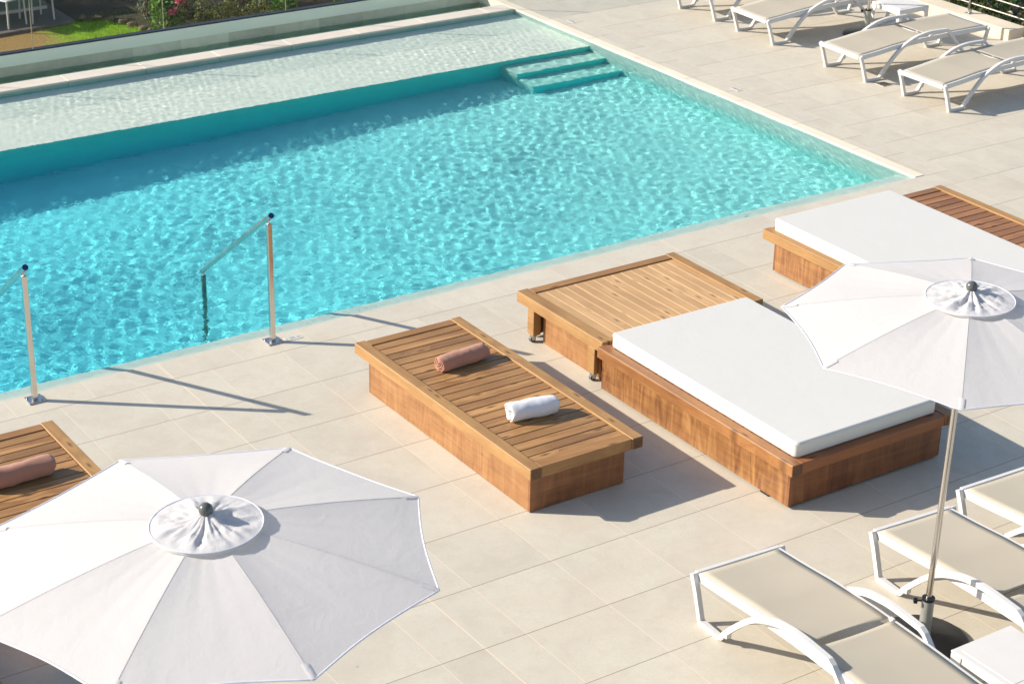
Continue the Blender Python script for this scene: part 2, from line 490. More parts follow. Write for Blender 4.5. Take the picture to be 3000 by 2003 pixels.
M['glass'] = glass_sheet('railing_glass', (0.94, 0.955, 0.945))
M['glass_edge'] = simple('glass_edge', (0.20, 0.20, 0.15), 0.3)
M['planter'] = simple('rendered_wall', (0.66, 0.57, 0.44), 0.8, var=0.07, nscale=3, bump=0.3)
M['soil'] = simple('garden_soil', (0.030, 0.019, 0.011), 0.9, var=0.4, nscale=9)
M['terrace'] = simple('grey_terrace', (0.13, 0.115, 0.10), 0.8, var=0.15, nscale=2)

def sling_mat():
    g = G('sling_mesh'); P_ = g.coord()
    n1 = g.noise(P_, 3, 3)
    wv = g.n('ShaderNodeTexWave'); g.link(P_, wv.inputs['Vector']); wv.inputs['Scale'].default_value = 160; wv.bands_direction = 'X'
    wv2 = g.n('ShaderNodeTexWave'); g.link(P_, wv2.inputs['Vector']); wv2.inputs['Scale'].default_value = 160; wv2.bands_direction = 'Y'
    h = g.math('ADD', wv.outputs['Fac'], wv2.outputs['Fac'])
    c = g.ramp(n1, [(0.3, (0.46, 0.41, 0.325)), (0.7, (0.485, 0.435, 0.345))])
    g.base(c); g.rough(0.7)
    g.bump(h, 0.08, 0.001)
    tr = g.n('ShaderNodeBsdfTranslucent'); tr.inputs[0].default_value = (0.5, 0.40, 0.28, 1)
    mx = g.n('ShaderNodeMixShader'); mx.inputs[0].default_value = 0.12
    g.link(g.b.outputs[0], mx.inputs[1]); g.link(tr.outputs[0], mx.inputs[2]); g.link(mx.outputs[0], g.out.inputs[0])
    return g.m
M['sling'] = sling_mat()

def stone_wall():
    g = G('travertine_face'); P_ = g.coord()
    n1 = g.noise(P_, 1.2, 5, 0.6, 0.5); n2 = g.noise(P_, 14, 5, 0.65)
    sp = g.n('ShaderNodeSeparateXYZ'); g.link(P_, sp.inputs[0])
    cell = g.math('FLOOR', g.math('DIVIDE', g.math('ADD', sp.outputs[0], 30), 0.6))
    wn = g.n('ShaderNodeTexWhiteNoise', noise_dimensions='1D'); g.link(cell, wn.inputs['W'])
    c = g.ramp(g.math('ADD', g.math('MULTIPLY', n1, .6), g.math('MULTIPLY', n2, .4)), [(0.3, (0.66, 0.53, 0.38)), (0.7, (0.88, 0.74, 0.56))])
    hs = g.n('ShaderNodeHueSaturation'); g.link(c, hs.inputs['Color']); g.link(g.maprange(wn.outputs['Value'], 0, 1, 0.72, 1.15), hs.inputs['Value'])
    g.base(hs.outputs[0]); g.rough(0.8); g.bump(n2, 0.3, 0.004)
    return g.m
M['stone'] = stone_wall()

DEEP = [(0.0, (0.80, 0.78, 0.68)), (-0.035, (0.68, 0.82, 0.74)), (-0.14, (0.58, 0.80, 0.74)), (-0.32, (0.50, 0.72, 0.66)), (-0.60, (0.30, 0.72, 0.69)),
        (-0.80, (0.25, 0.73, 0.715)), (-1.05, (0.14, 0.74, 0.81)), (-1.35, (0.06, 0.71, 0.88))]  # colour by depth, standing in for light absorbed by the water
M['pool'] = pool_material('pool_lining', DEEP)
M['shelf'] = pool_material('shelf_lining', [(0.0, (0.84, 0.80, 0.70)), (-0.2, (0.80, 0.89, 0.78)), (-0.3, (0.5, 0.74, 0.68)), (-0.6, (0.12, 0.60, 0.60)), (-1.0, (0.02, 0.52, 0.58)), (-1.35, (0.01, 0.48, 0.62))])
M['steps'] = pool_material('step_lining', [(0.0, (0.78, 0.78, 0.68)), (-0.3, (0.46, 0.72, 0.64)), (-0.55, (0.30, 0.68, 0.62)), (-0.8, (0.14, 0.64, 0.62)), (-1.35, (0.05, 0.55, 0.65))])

M['shaded_riser'] = pool_material('riser_shade_lining', [(0.0, (0.50, 0.72, 0.62)), (-0.18, (0.10, 0.74, 0.66)), (-0.4, (0.02, 0.72, 0.66)), (-0.8, (0.005, 0.68, 0.72)), (-1.35, (0.003, 0.60, 0.78))])  # risers and shelf wall: underwater shade painted into the lining colour

def water_mat(name, tint, refl=0.5, fine=0.0):
    g = G(name)
    rf = g.n('ShaderNodeBsdfRefraction'); rf.inputs['IOR'].default_value = 1.333; rf.inputs['Roughness'].default_value = 0.0
    rf.inputs['Color'].default_value = (*tint, 1)
    gl = g.n('ShaderNodeBsdfGlossy'); gl.inputs['Roughness'].default_value = 0.0
    fr = g.n('ShaderNodeFresnel'); fr.inputs[0].default_value = 1.333
    if fine:
        P_ = g.coord()
        b = g.n('ShaderNodeBump'); b.inputs['Strength'].default_value = fine; b.inputs['Distance'].default_value = 0.01
        h = g.math('ADD', g.noise(P_, 22, 2, 0.5, 0.6), g.math('MULTIPLY', g.noise(P_, 9, 2, 0.5, 1.0), 1.2))
        g.link(h, b.inputs['Height'])
        for x in (rf, gl, fr): g.link(b.outputs[0], x.inputs['Normal'])
    mx = g.n('ShaderNodeMixShader'); g.link(g.math('MULTIPLY', fr.outputs[0], refl), mx.inputs[0])
    g.link(rf.outputs[0], mx.inputs[1]); g.link(gl.outputs[0], mx.inputs[2]); g.link(mx.outputs[0], g.out.inputs[0])
    return g.m
M['water'] = water_mat('pool_water', (0.985, 1.0, 1.0), 0.22, 0.21)
M['water2'] = water_mat('trough_water', (0.9, 1.0, 0.97))

# ------------------------------------------------------------------ ground, deck, pool
g = MB()
g.add([(-200,-200,-6.2),(200,-200,-6.2),(200,300,-6.2),(-200,300,-6.2)], [(0,1,2,3)])
tag(g.build('ground', M['soil']), kind='structure')

g = MB()
g.quad((-30,-30,0),(4.43,-30,0),(4.43,0,0),(-30,0,0))
g.quad((0,0,0),(4.43,0,0),(4.43,10,0),(0,10,0))
# skirt so the terrace has an edge
g.quad((4.43,10,0),(0,10,0),(0,10,-3),(4.43,10,-3))
g.quad((4.43,-30,0),(4.43,-30,-3),(4.43,10,-3),(4.43,10,0))
deck = tag(g.build('pool_deck', M['deck']), kind='structure')

def fz(x): return -(0.72 + 0.052*(-x))
XL, XR = -14.0, -0.128
YS = 5.34          # shelf edge
g = MB()
nx = 12
for i in range(nx):
    a, b = XL+(XR-XL)*i/nx, XL+(XR-XL)*(i+1)/nx
    g.quad((a,0,-0.004),(b,0,-0.004),(b,0.24,-0.11),(a,0.24,-0.11))      # sloped rim just under the water
    g.quad((a,0.24,-0.11),(b,0.24,-0.11),(b,0.24,fz(b)),(a,0.24,fz(a)))
    g.quad((a,0.24,fz(a)),(b,0.24,fz(b)),(b,YS,fz(b)),(a,YS,fz(a)))
g.quad((XR,0,-0.0),(XR,0,-0.13),(XR,0.24,-0.13),(XR,0.24,0))
zs = [0,-0.1,-0.2,-0.35,-0.5,fz(XR)]
for a, b in zip(zs, zs[1:]):
    g.quad((XR,0.24,a),(XR,0.24,b),(XR,YS,b),(XR,YS,a))
g.quad((XR,YS,0),(XR,YS,-0.18),(XR,6.9,-0.18),(XR,6.9,0))
g.quad((XL,0,0),(XL,6.9,0),(XL,6.9,-1.5),(XL,0,-1.5))
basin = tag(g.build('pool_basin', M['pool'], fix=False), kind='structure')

g = MB()
for i in range(nx):
    a, b = XL+(XR-XL)*i/nx, XL+(XR-XL)*(i+1)/nx
    g.quad((a,YS,-0.18),(b,YS,-0.18),(b,6.9,-0.18),(a,6.9,-0.18))
    g.quad((a,YS,fz(a)),(b,YS,fz(b)),(b,YS,-0.18),(a,YS,-0.18))
shelf = tag(g.build('pool_shelf', M['shelf'], fix=False), kind='structure')

g = MB()
SX = -1.355
g.box(SX, XR+0.02, YS-0.32, YS+0.02, -1.0, -0.365)
g.box(SX, XR+0.02, YS-0.64, YS-0.32, -1.0, -0.55)
steps = tag(g.build('pool_steps', M['steps']), kind='structure')
steps.data.materials.append(M['shaded_riser'])
shelf.data.materials.append(M['shaded_riser'])
for ob in (steps, shelf):
    for p in ob.data.polygons:
        if abs(p.normal.y) > 0.5: p.material_index = 1  # upright faces take the lining copy with shade in its colour

g = MB()
x = XL
while x < XR-0.01:
    b = min(x+0.9, XR+0.0)
    g.bbox(x, b-0.003, 6.90, 7.15, -0.9, 0.006, 0.004)
    x = b
M['weir'] = pool_material('weir_stone', [(0.0, (0.74, 0.64, 0.53)), (-0.012, (0.72, 0.63, 0.52)), (-0.03, (0.50, 0.62, 0.53)), (-0.12, (0.30, 0.62, 0.54)), (-0.9, (0.1, 0.5, 0.5))])  # green below the waterline is the water's tint painted into the stone
weir = tag(g.build('overflow_weir', M['weir']), kind='structure')

g = MB()
y = 0.0
while y < 7.6:
    b = min(y+0.9, 7.7)
    g.bbox(-0.125, -0.002, y+0.001, b-0.001, -0.3, 0.006, 0.003)
    y = b
coping = tag(g.build('pool_coping', M['cream']), kind='structure')

# water: one real rippled surface
def waves(X, Y, seed, n, lmin, lmax, slope):
    rg = np.random.default_rng(seed); Z = np.zeros_like(X)
    for i in range(n):
        lam = math.exp(rg.uniform(math.log(lmin), math.log(lmax)))
        k = 2*math.pi/lam; a = rg.uniform(0, 2*math.pi); ph = rg.uniform(0, 6.28)
        s = slope*rg.uniform(0.5, 1.5)
        # patches of livelier and calmer water
        Z += s/k*np.sin(k*(X*math.cos(a)+Y*math.sin(a))+ph + 0.6*np.sin(X*1.3*math.sin(i)+Y*1.7*math.cos(i)+i))
    return Z
xs = np.concatenate([np.linspace(XL, -10.4, 60)[:-1], np.arange(-10.4, XR, 0.0175), [XR+0.002]])
ys = np.concatenate([np.arange(0.0, 6.9, 0.0175), [6.902]])
X, Y = np.meshgrid(xs, ys)
Zw = waves(X, Y, 3, 64, 0.074, 0.20, 0.0037) + waves(X, Y, 5, 12, 0.4, 1.6, 0.004)
Zw += waves(X, Y, 8, 22, 0.062, 0.12, 0.015)*np.exp(-((Y-0.10)/0.16)**2)
Zw += waves(X, Y, 12, 24, 0.055, 0.11, 0.0045)*np.clip((Y-5.3)/0.2, 0, 1)
pt = 0.5*np.sin(X*0.37+2.1*np.sin(Y*0.31))*np.sin(Y*0.52+X*0.21+1) + 0.8*np.sin(X*0.9+1.3*np.sin(Y*0.8+1))*np.sin(Y*1.1+1.7*np.sin(X*0.6)) 
amp = np.clip(0.80+0.48*pt, 0.25, 1.25)
edge = np.clip(Y/0.02, 0, 1)
Zw = Zw*amp*edge - 0.012 + (1-edge)*0.010
nxg, nyg = len(xs), len(ys)
V = np.stack([X, Y, Zw], -1).reshape(-1, 3)
ii = (np.arange(nyg-1)[:, None]*nxg + np.arange(nxg-1)[None, :]).ravel()
F = np.stack([ii, ii+1, ii+nxg+1, ii+nxg], -1)
water = tag(np_mesh('water', V, F, M['water'], smooth=True), kind='structure')
water.cycles.is_caustics_caster = True
for o in (basin, shelf, steps, weir, coping): o.cycles.is_caustics_receiver = True

# catch channel behind the weir
g = MB()
g.quad((XL,7.15,-0.30),(XR+0.12,7.15,-0.30),(XR+0.12,7.70,-0.30),(XL,7.70,-0.30))
g.quad((XR+0.12,7.15,-0.55),(XR+0.12,7.15,0),(XR+0.12,7.70,0),(XR+0.12,7.70,-0.55))
M['chan'] = simple('green_channel_lining', (0.60, 0.86, 0.72), 0.7)
tag(g.build('catch_channel', M['chan'], fix=False), kind='structure')
xs2 = np.arange(XL, 0.0, 0.05); ys2 = np.arange(7.14, 7.72, 0.05)
X, Y = np.meshgrid(xs2, ys2)
Zw = waves(X, Y, 9, 8, 0.2, 0.6, 0.003) - 0.10
V = np.stack([X, Y, Zw], -1).reshape(-1, 3)
ii = (np.arange(len(ys2)-1)[:, None]*len(xs2) + np.arange(len(xs2)-1)[None, :]).ravel()
tag(np_mesh('channel_water', V, np.stack([ii, ii+1, ii+len(xs2)+1, ii+len(xs2)], -1), M['water2'], smooth=True), kind='structure')

g = MB()
g.box(XL, 4.2, 7.70, 8.05, -3.2, 0.008)
bw = g.build('boundary_wall', M['stone'])
tag(bw, 'long grey stone wall behind the pool carrying the glass balustrade', 'wall')
gb = empty('glass_balustrade', (-4, 7.72, 0))
tag(gb, 'frameless glass balustrade on a pale metal channel behind the pool', 'balustrade')
o = MB().box(XL, 3.8, 7.694, 7.80, 0.008, 0.139).build('base_channel', M['alu'], gb); o.location = (4, -7.72, 0)
o = MB().box(XL, 3.8, 7.70, 7.80, 0.139, 0.150).build('gasket', M['gasket'], gb); o.location = (4, -7.72, 0)
jx = -5.948-1.565*5
while jx < 3.0:
    a, b = jx+0.006, jx+1.565-0.006
    o = MB().box(a, b, 7.735, 7.750, 0.152, 1.25).build('glass_panel', M['glass'], gb); o.location = (4, -7.72, 0)
    e = MB().box(b+0.0005, b+0.0045, 7.7345, 7.7505, 0.152, 1.25).build('glass_edge', M['glass_edge'], gb); e.location = (4, -7.72, 0)
    jx += 1.565

# ------------------------------------------------------------------ wooden platforms and daybeds
M['endgrain'] = simple('end_grain', (0.13, 0.060, 0.025), 0.7, var=0.35, nscale=40)
def end_faces(o):
    o.data.materials.append(M['endgrain'])
    for p in o.data.polygons:
        if abs(p.normal.y) > 0.9: p.material_index = 1
    return o
def platform(x0, x1, y0, y1, ztop, name, label, cat, group, slat='x', mats=None, panel_inset=(0.03, 0.05, 0.05, 0.10), slat_rec=0.010, pitch=0.0966, feet=False, legs=False):
    """x0..x1, y0..y1: outline of the top frame. Built round a root at its centre on the ground."""
    mm = dict(beam=M['frame'], cross=M['frame_x'], slats=M['slat_x'], ply=M['ply'], ply_y=M['ply_y'])
    if mats: mm.update(mats)
    cx, cy = (x0+x1)/2, (y0+y1)/2
    root = empty(name, (cx, cy, 0)); tag(root, label, cat, group)
    a, b, c, e = x0-cx, x1-cx, y0-cy, y1-cy
    bw_ = 0.088; zb = ztop-0.085
    for s in ((a, a+bw_), (b-bw_, b)):
        end_faces(MB().bbox(s[0], s[1], c, e, zb, ztop, 0.004).build('side_beam', mm['beam'], root))
    MB().bbox(a+bw_+0.002, b-bw_-0.002, c+0.006, c+0.006+bw_, zb, ztop-0.004, 0.004).build('end_beam', mm['cross'], root)
    MB().bbox(a+bw_+0.002, b-bw_-0.002, e-0.006-bw_, e-0.006, zb, ztop-0.004, 0.004).build('end_beam', mm['cross'], root)
    sm = MB()
    if slat == 'x':
        yy = e-0.006-bw_-0.004
        while yy > c+bw_+0.02:
            y2 = max(yy-pitch+0.007, c+bw_+0.010)
            if yy-y2 > 0.02:
                sm.bbox(a+bw_+0.003, b-bw_-0.003, y2, yy, ztop-0.035, ztop-slat_rec-0.0015*random.random(), 0.003)
            yy -= pitch
    else:
        xx = a+bw_+0.004
        while xx < b-bw_-0.02:
            x2 = min(xx+pitch-0.005, b-bw_-0.004)
            if x2-xx > 0.02:
                sm.bbox(xx, x2, c+bw_+0.009, e-bw_-0.009, ztop-0.035, ztop-slat_rec-0.0015*random.random(), 0.003)
            xx += pitch
    sm.build('slats', mm['slats'], root)
    MB().box(a+0.05, b-0.05, c+0.07, e-0.07, ztop-0.060, ztop-0.045).build('under_board', M['black'], root)
    l, rr, fr, bk = panel_inset
    zg = 0.018 if feet else 0.003
    t = 0.02
    MB().box(a+l, a+l+t, c+fr+t+0.001, e-bk-t-0.001, zg, zb-0.002).build('side_panel', mm['ply_y'], root)
    MB().box(b-rr-t, b-rr, c+fr+t+0.001, e-bk-t-0.001, zg, zb-0.002).build('side_panel', mm['ply_y'], root)
    MB().box(a+l, b-rr, c+fr, c+fr+t, zg, zb-0.002).build('end_panel', mm['ply'], root)
    MB().box(a+l, b-rr, e-bk-t, e-bk, zg, zb-0.002).build('end_panel', mm['ply'], root)
    if feet:
        for X_ in (a+l+0.03, b-rr-0.09):
            for Y_ in (c+fr+0.03, e-bk-0.09):
                MB().box(X_, X_+0.06, Y_, Y_+0.06, 0, zg).build('foot', M['black'], root)
        MB().box(a+l+0.004, a+l+0.03, c+0.25, c+0.33, 0, zg).build('foot', M['black'], root)
    return root

platform(-6.955, -6.035, -3.42, -1.12, 0.352, 'wooden_platform',
         'long brown slatted wooden platform holding a pink and a white rolled towel', 'platform', 'wooden platforms by the pool',
         panel_inset=(0.035, 0.115, 0.05, 0.15))
platform(-10.215, -9.30, -3.42, -1.12, 0.348, 'wooden_platform',
         'slatted wooden platform at the left edge, partly hidden by the big front parasol', 'platform', 'wooden platforms by the pool',
         panel_inset=(0.035, 0.115, 0.05, 0.15))
platform(-1.42, -0.762, -3.22, -0.925, 0.345, 'wooden_platform',
         'dark reddish slatted platform beside the far white mattress', 'platform', 'wooden platforms by the pool',
         mats=dict(slats=M['slat_dark'], cross=M['slat_dark']), panel_inset=(0.035, 0.05, 0.05, 0.12))

# wheeled pale platform
def caster(x, y, root, z=0.065):
    cst = MB(); cst.box(x-0.028, x+0.028, y-0.03, y+0.03, z-0.004, z)
    for s in (-1, 1):
        cst.add([(x-0.020, y+s*0.016, z-0.004), (x+0.026, y+s*0.016, z-0.004), (x+0.004, y+s*0.016, 0.018), (x-0.022, y+s*0.016, 0.022),
                 (x-0.020, y+s*0.020, z-0.004), (x+0.026, y+s*0.020, z-0.004), (x+0.004, y+s*0.020, 0.018), (x-0.022, y+s*0.020, 0.022)],
                [(3,2,1,0),(4,5,6,7),(0,1,5,4),(1,2,6,5),(2,3,7,6),(3,0,4,7)])
    c_ = cst.build('caster', M['zinc'], root)
    MB().cyl((x-0.008, y-0.013, 0.026), (x-0.008, y+0.013, 0.026), 0.026, 20).build('wheel', M['rubber'], c_)
    MB().cyl((x-0.008, y-0.023, 0.026), (x-0.008, y+0.023, 0.026), 0.007, 8).build('axle', M['zinc'], c_)

x0, x1, y0, y1, zt = -5.415, -3.86, -2.105, -0.975, 0.368
cx, cy = (x0+x1)/2, (y0+y1)/2
root = empty('wheeled_platform', (cx, cy, 0))
tag(root, 'pale wooden platform of long boards standing on small castors', 'platform')
a, b, c, e = x0-cx, x1-cx, y0-cy, y1-cy
MB().bbox(a, a+0.105, c, e, zt-0.09, zt, 0.004).build('side_beam', M['frame'], root)
MB().bbox(b-0.09, b, c, e, zt-0.09, zt, 0.004).build('side_beam', M['frame'], root)
MB().bbox(a+0.107, b-0.092, e-0.095, e-0.006, zt-0.09, zt-0.004, 0.004).build('end_beam', M['frame_x'], root)
MB().bbox(a+0.107, b-0.092, c+0.004, c+0.05, zt-0.09, zt-0.004, 0.004).build('end_beam', M['slat_dark'], root)
sm = MB(); xx = a+0.110
while xx < b-0.12:
    x2 = min(xx+0.0900, b-0.095)
    sm.bbox(xx, x2, c+0.054, e-0.10, zt-0.035, zt-0.012-0.0015*random.random(), 0.0025); xx += 0.0913
sm.build('slats', M['slat_y'], root)
MB().box(a+0.05, b-0.05, c+0.06, e-0.07, zt-0.060, zt-0.045).build('under_board', M['black'], root)
MB().box(a+0.080, a+0.10, c+0.03, e-0.26, 0.004, zt-0.092).build('side_panel', M['ply_y'], root)
MB().box(b-0.10, b-0.08, c+0.03, e-0.12, 0.004, zt-0.092).build('side_panel', M['ply_y'], root)
MB().box(a+0.080, b-0.105, e-0.125, e-0.105, 0.02, zt-0.092).build('end_panel', M['ply'], root)
for X_ in (a+0.004, b-0.074):
    for Y_ in (e-0.235, c+0.095):
        MB().bbox(X_, X_+0.07, Y_, Y_+0.085, 0.066, zt-0.091, 0.003).build('leg', M['frame'], root)
        caster(X_+0.03, Y_+0.045, root)

platform(-5.465, -3.975, -4.285, -2.11, 0.352, 'daybed_base', 'reddish brown daybed base under the big square mattress nearest the parasol', 'daybed', 'daybed bases',
         mats=dict(beam=M['redbeam'], cross=M['redbeam_x'], slats=M['slat_dark'], ply=M['redply'], ply_y=M['redply_y']),
         panel_inset=(0.03, 0.07, 0.045, 0.03), feet=True)
platform(-2.87, -1.432, -3.10, -0.935, 0.352, 'daybed_base', 'brown daybed base under the far mattress close to the pool corner', 'daybed', 'daybed bases',
         mats=dict(ply=M['redply'], ply_y=M['redply_y']), panel_inset=(0.03, 0.05, 0.05, 0.13), feet=True)
platform(-12.2, -10.70, -4.3, -2.0, 0.352, 'daybed_base', 'daybed base beyond the left edge whose shade falls on the paving', 'daybed', 'daybed bases',
         mats=dict(ply=M['redply'], ply_y=M['redply_y']), feet=True)

def mattress(x0, x1, y0, y1, z0, z1, label):
    import bmesh
    cx, cy = (x0+x1)/2, (y0+y1)/2
    root = empty('mattress', (cx, cy, z0)); tag(root, label, 'mattress', 'white mattresses')
    bm = bmesh.new()
    bmesh.ops.create_cube(bm, size=1)
    for v in bm.verts:
        v.co.x *= (x1-x0); v.co.y *= (y1-y0); v.co.z = (v.co.z+0.5)*(z1-z0)
    ve = [e_ for e_ in bm.edges if abs(e_.verts[0].co.z-e_.verts[1].co.z) > 0.01]
    bmesh.ops.bevel(bm, geom=ve, offset=0.035, segments=5, affect='EDGES', profile=0.5)
    te = [e_ for e_ in bm.edges if abs(e_.verts[0].co.z-e_.verts[1].co.z) < 1e-4 and len(e_.link_faces) == 2 and any(abs(f_.normal.z) > 0.9 for f_ in e_.link_faces)]
    bmesh.ops.bevel(bm, geom=te, offset=0.018, segments=4, affect='EDGES', profile=0.55)
    me = bpy.data.meshes.new('cover'); bm.to_mesh(me); bm.free()
    for p in me.polygons: p.use_smooth = True
    me.materials.append(M['mattress'])
    o = bpy.data.objects.new('cover', me); COL.objects.link(o); o.parent = root
    md = o.modifiers.new('wn', 'WEIGHTED_NORMAL'); md.keep_sharp = True
    # piping just under the upper rim
    hx, hy, r_ = (x1-x0)/2, (y1-y0)/2, 0.035
    pts = []
    for (sx, sy, a0) in ((1, 1, 0), (-1, 1, 90), (-1, -1, 180), (1, -1, 270)):
        for k in range(5):
            an = R(a0+k*22.5)
            pts.append((sx*(hx-r_)+math.cos(an)*(r_+0.0006), sy*(hy-r_)+math.sin(an)*(r_+0.0006), (z1-z0)-0.016))
    MB().tube(pts, 0.0036, 5, closed=True).build('piping', M['mattress'], root)
    return root
mattress(-5.375, -4.085, -4.21, -2.155, 0.348, 0.462, 'large white mattress on the reddish daybed below the right parasol')
mattress(-2.81, -1.475, -3.02, -1.00, 0.348, 0.462, 'white mattress on the far daybed next to the pool corner')
mattress(-12.1, -10.80, -4.2, -2.1, 0.348, 0.462, 'white mattress on the daybed beyond the left edge')

# ------------------------------------------------------------------ rolled towels
def towel(name, loc, rz, L, rad, mat, label, seed, hang=0.0):
    rg = random.Random(seed)
    root = None
    turns = 3.1; th = 0.0095; npt = 64
    outer = []; inner = []
    for i in range(npt+1):
        t = i/npt; an = t*turns*2*math.pi + math.pi*1.15
        r_ = 0.016 + (rad-0.016)*t**0.85
        # loosely rolled: the inner layers fold
        r_ *= 1+0.05*math.sin(3*an+seed)*(1-t)
        c_, s_ = math.cos(an), math.sin(an)
        outer.append((r_*c_, r_*s_)); q = max(0.003, r_-th); inner.append((q*c_, q*s_))
    ring = outer + inner[::-1]
    n = len(ring); segs = 26; v = []
    for j in range(segs+1):
        u = j/segs; x_ = (u-0.5)*L
        taper = 1-0.10*(abs(2*u-1)**6)
        for k, (p, q) in enumerate(ring):
            ww = 0.5+0.5*(k/n)
            dn = noise.noise(Vector((x_*9, p*14+seed, q*14)))*0.010 + noise.noise(Vector((x_*26, p*26+seed, q*26)))*0.004
            hyp = math.hypot(p, q)+1e-6
            sc_ = taper*(1+dn/rad)
            z_ = q*sc_*0.90
            xx_ = x_ + (0.010*math.sin(math.atan2(q, p)*2+seed)+0.008*noise.noise(Vector((p*20, q*20, seed*3.1))))*(1 if abs(2*u-1) > 0.9 else 0)
            v.append((xx_, p*sc_, max(z_, -rad*0.80)+rad*0.80))
    f = []
    for j in range(segs):
        for k in range(n):
            f.append((j*n+k, j*n+(k+1) % n, (j+1)*n+(k+1) % n, (j+1)*n+k))
    for j in (0, segs):
        for k in range(npt):
            q = (j*n+k, j*n+k+1, j*n+(n-1-k-1), j*n+(n-1-k))
            f.append(q if j else q[::-1])
    mb = MB(); mb.add(v, f, True)
    o = mb.build(name, mat)
    o.location = loc; o.rotation_euler = (0, 0, rz)
    tag(o, label, 'towel', 'rolled towels on the platforms')
    return o
M['pink'] = terry('pink_terry', (0.47, 0.215, 0.14)); M['whitet'] = terry('white_terry', (0.74, 0.73, 0.76))
ZS = 0.343
towel('rolled_towel', (-6.465, -1.820, ZS), R(4), 0.415, 0.070, M['pink'], 'dusty pink rolled towel on the long slatted platform beside the white one', 1)
towel('rolled_towel', (-6.500, -2.765, ZS), R(-7), 0.355, 0.080, M['whitet'], 'white rolled towel lying on the slatted platform', 2)
towel('rolled_towel', (-9.79, -1.79, ZS-0.004), R(2), 0.44, 0.078, M['pink'], 'dusty pink rolled towel cut by the left edge, on the corner platform', 3)

# ------------------------------------------------------------------ handrails into the pool
M['wetpost'] = simple('wet_dark_steel', (0.17, 0.19, 0.17), 0.2, metal=0.9, var=0.4, nscale=14)
def handrail(x, label):
    root = empty('pool_handrail', (x, -0.11, 0)); tag(root, label, 'handrail', 'steel handrails at the pool entry')
    b = MB(); b.bbox(-0.065, 0.065, -0.065, 0.065, 0.0005, 0.012, 0.004)
    b.cyl((-0.045, 0.035, 0.012), (-0.045, 0.035, 0.022), 0.008, 8); b.cyl((0.045, -0.035, 0.012), (0.045, -0.035, 0.022), 0.008, 8)
    b.build('base_plate', M['steel'], root)
    MB().bbox(-0.02, 0.02, -0.02, 0.02, 0.012, 0.985, 0.005).build('post', M['rail'], root)
    MB().cyl((0, 0, 0.985), (0, 0, 1.035), 0.008, 10).build('neck', M['rail'], root)
    A = Vector((0, -0.045, 1.062)); B = Vector((0, 1.235, 0.147))
    dirv = (B-A).normalized()
    tb = MB().cyl(A, B, 0.0215, 20).build('grab_tube', M['rail'], root)
    MB().cyl(A-dirv*0.003, A+dirv*0.001, 0.0225, 20).build('end_cap', M['bluecap'], tb)
    MB().bbox(-0.016, 0.016, 1.194, 1.226, -1.12, 0.125, 0.005).build('post', M['wetpost'], root)
    MB().cyl((0, 1.21, 0.12), (0, 1.21, 0.16), 0.008, 10).build('neck', M['rail'], root)
    return root
handrail(-7.112, 'steel handrail with blue end cap standing beside the depth marker')
handrail(-9.052, 'steel handrail with blue end cap at the left edge of the pool')

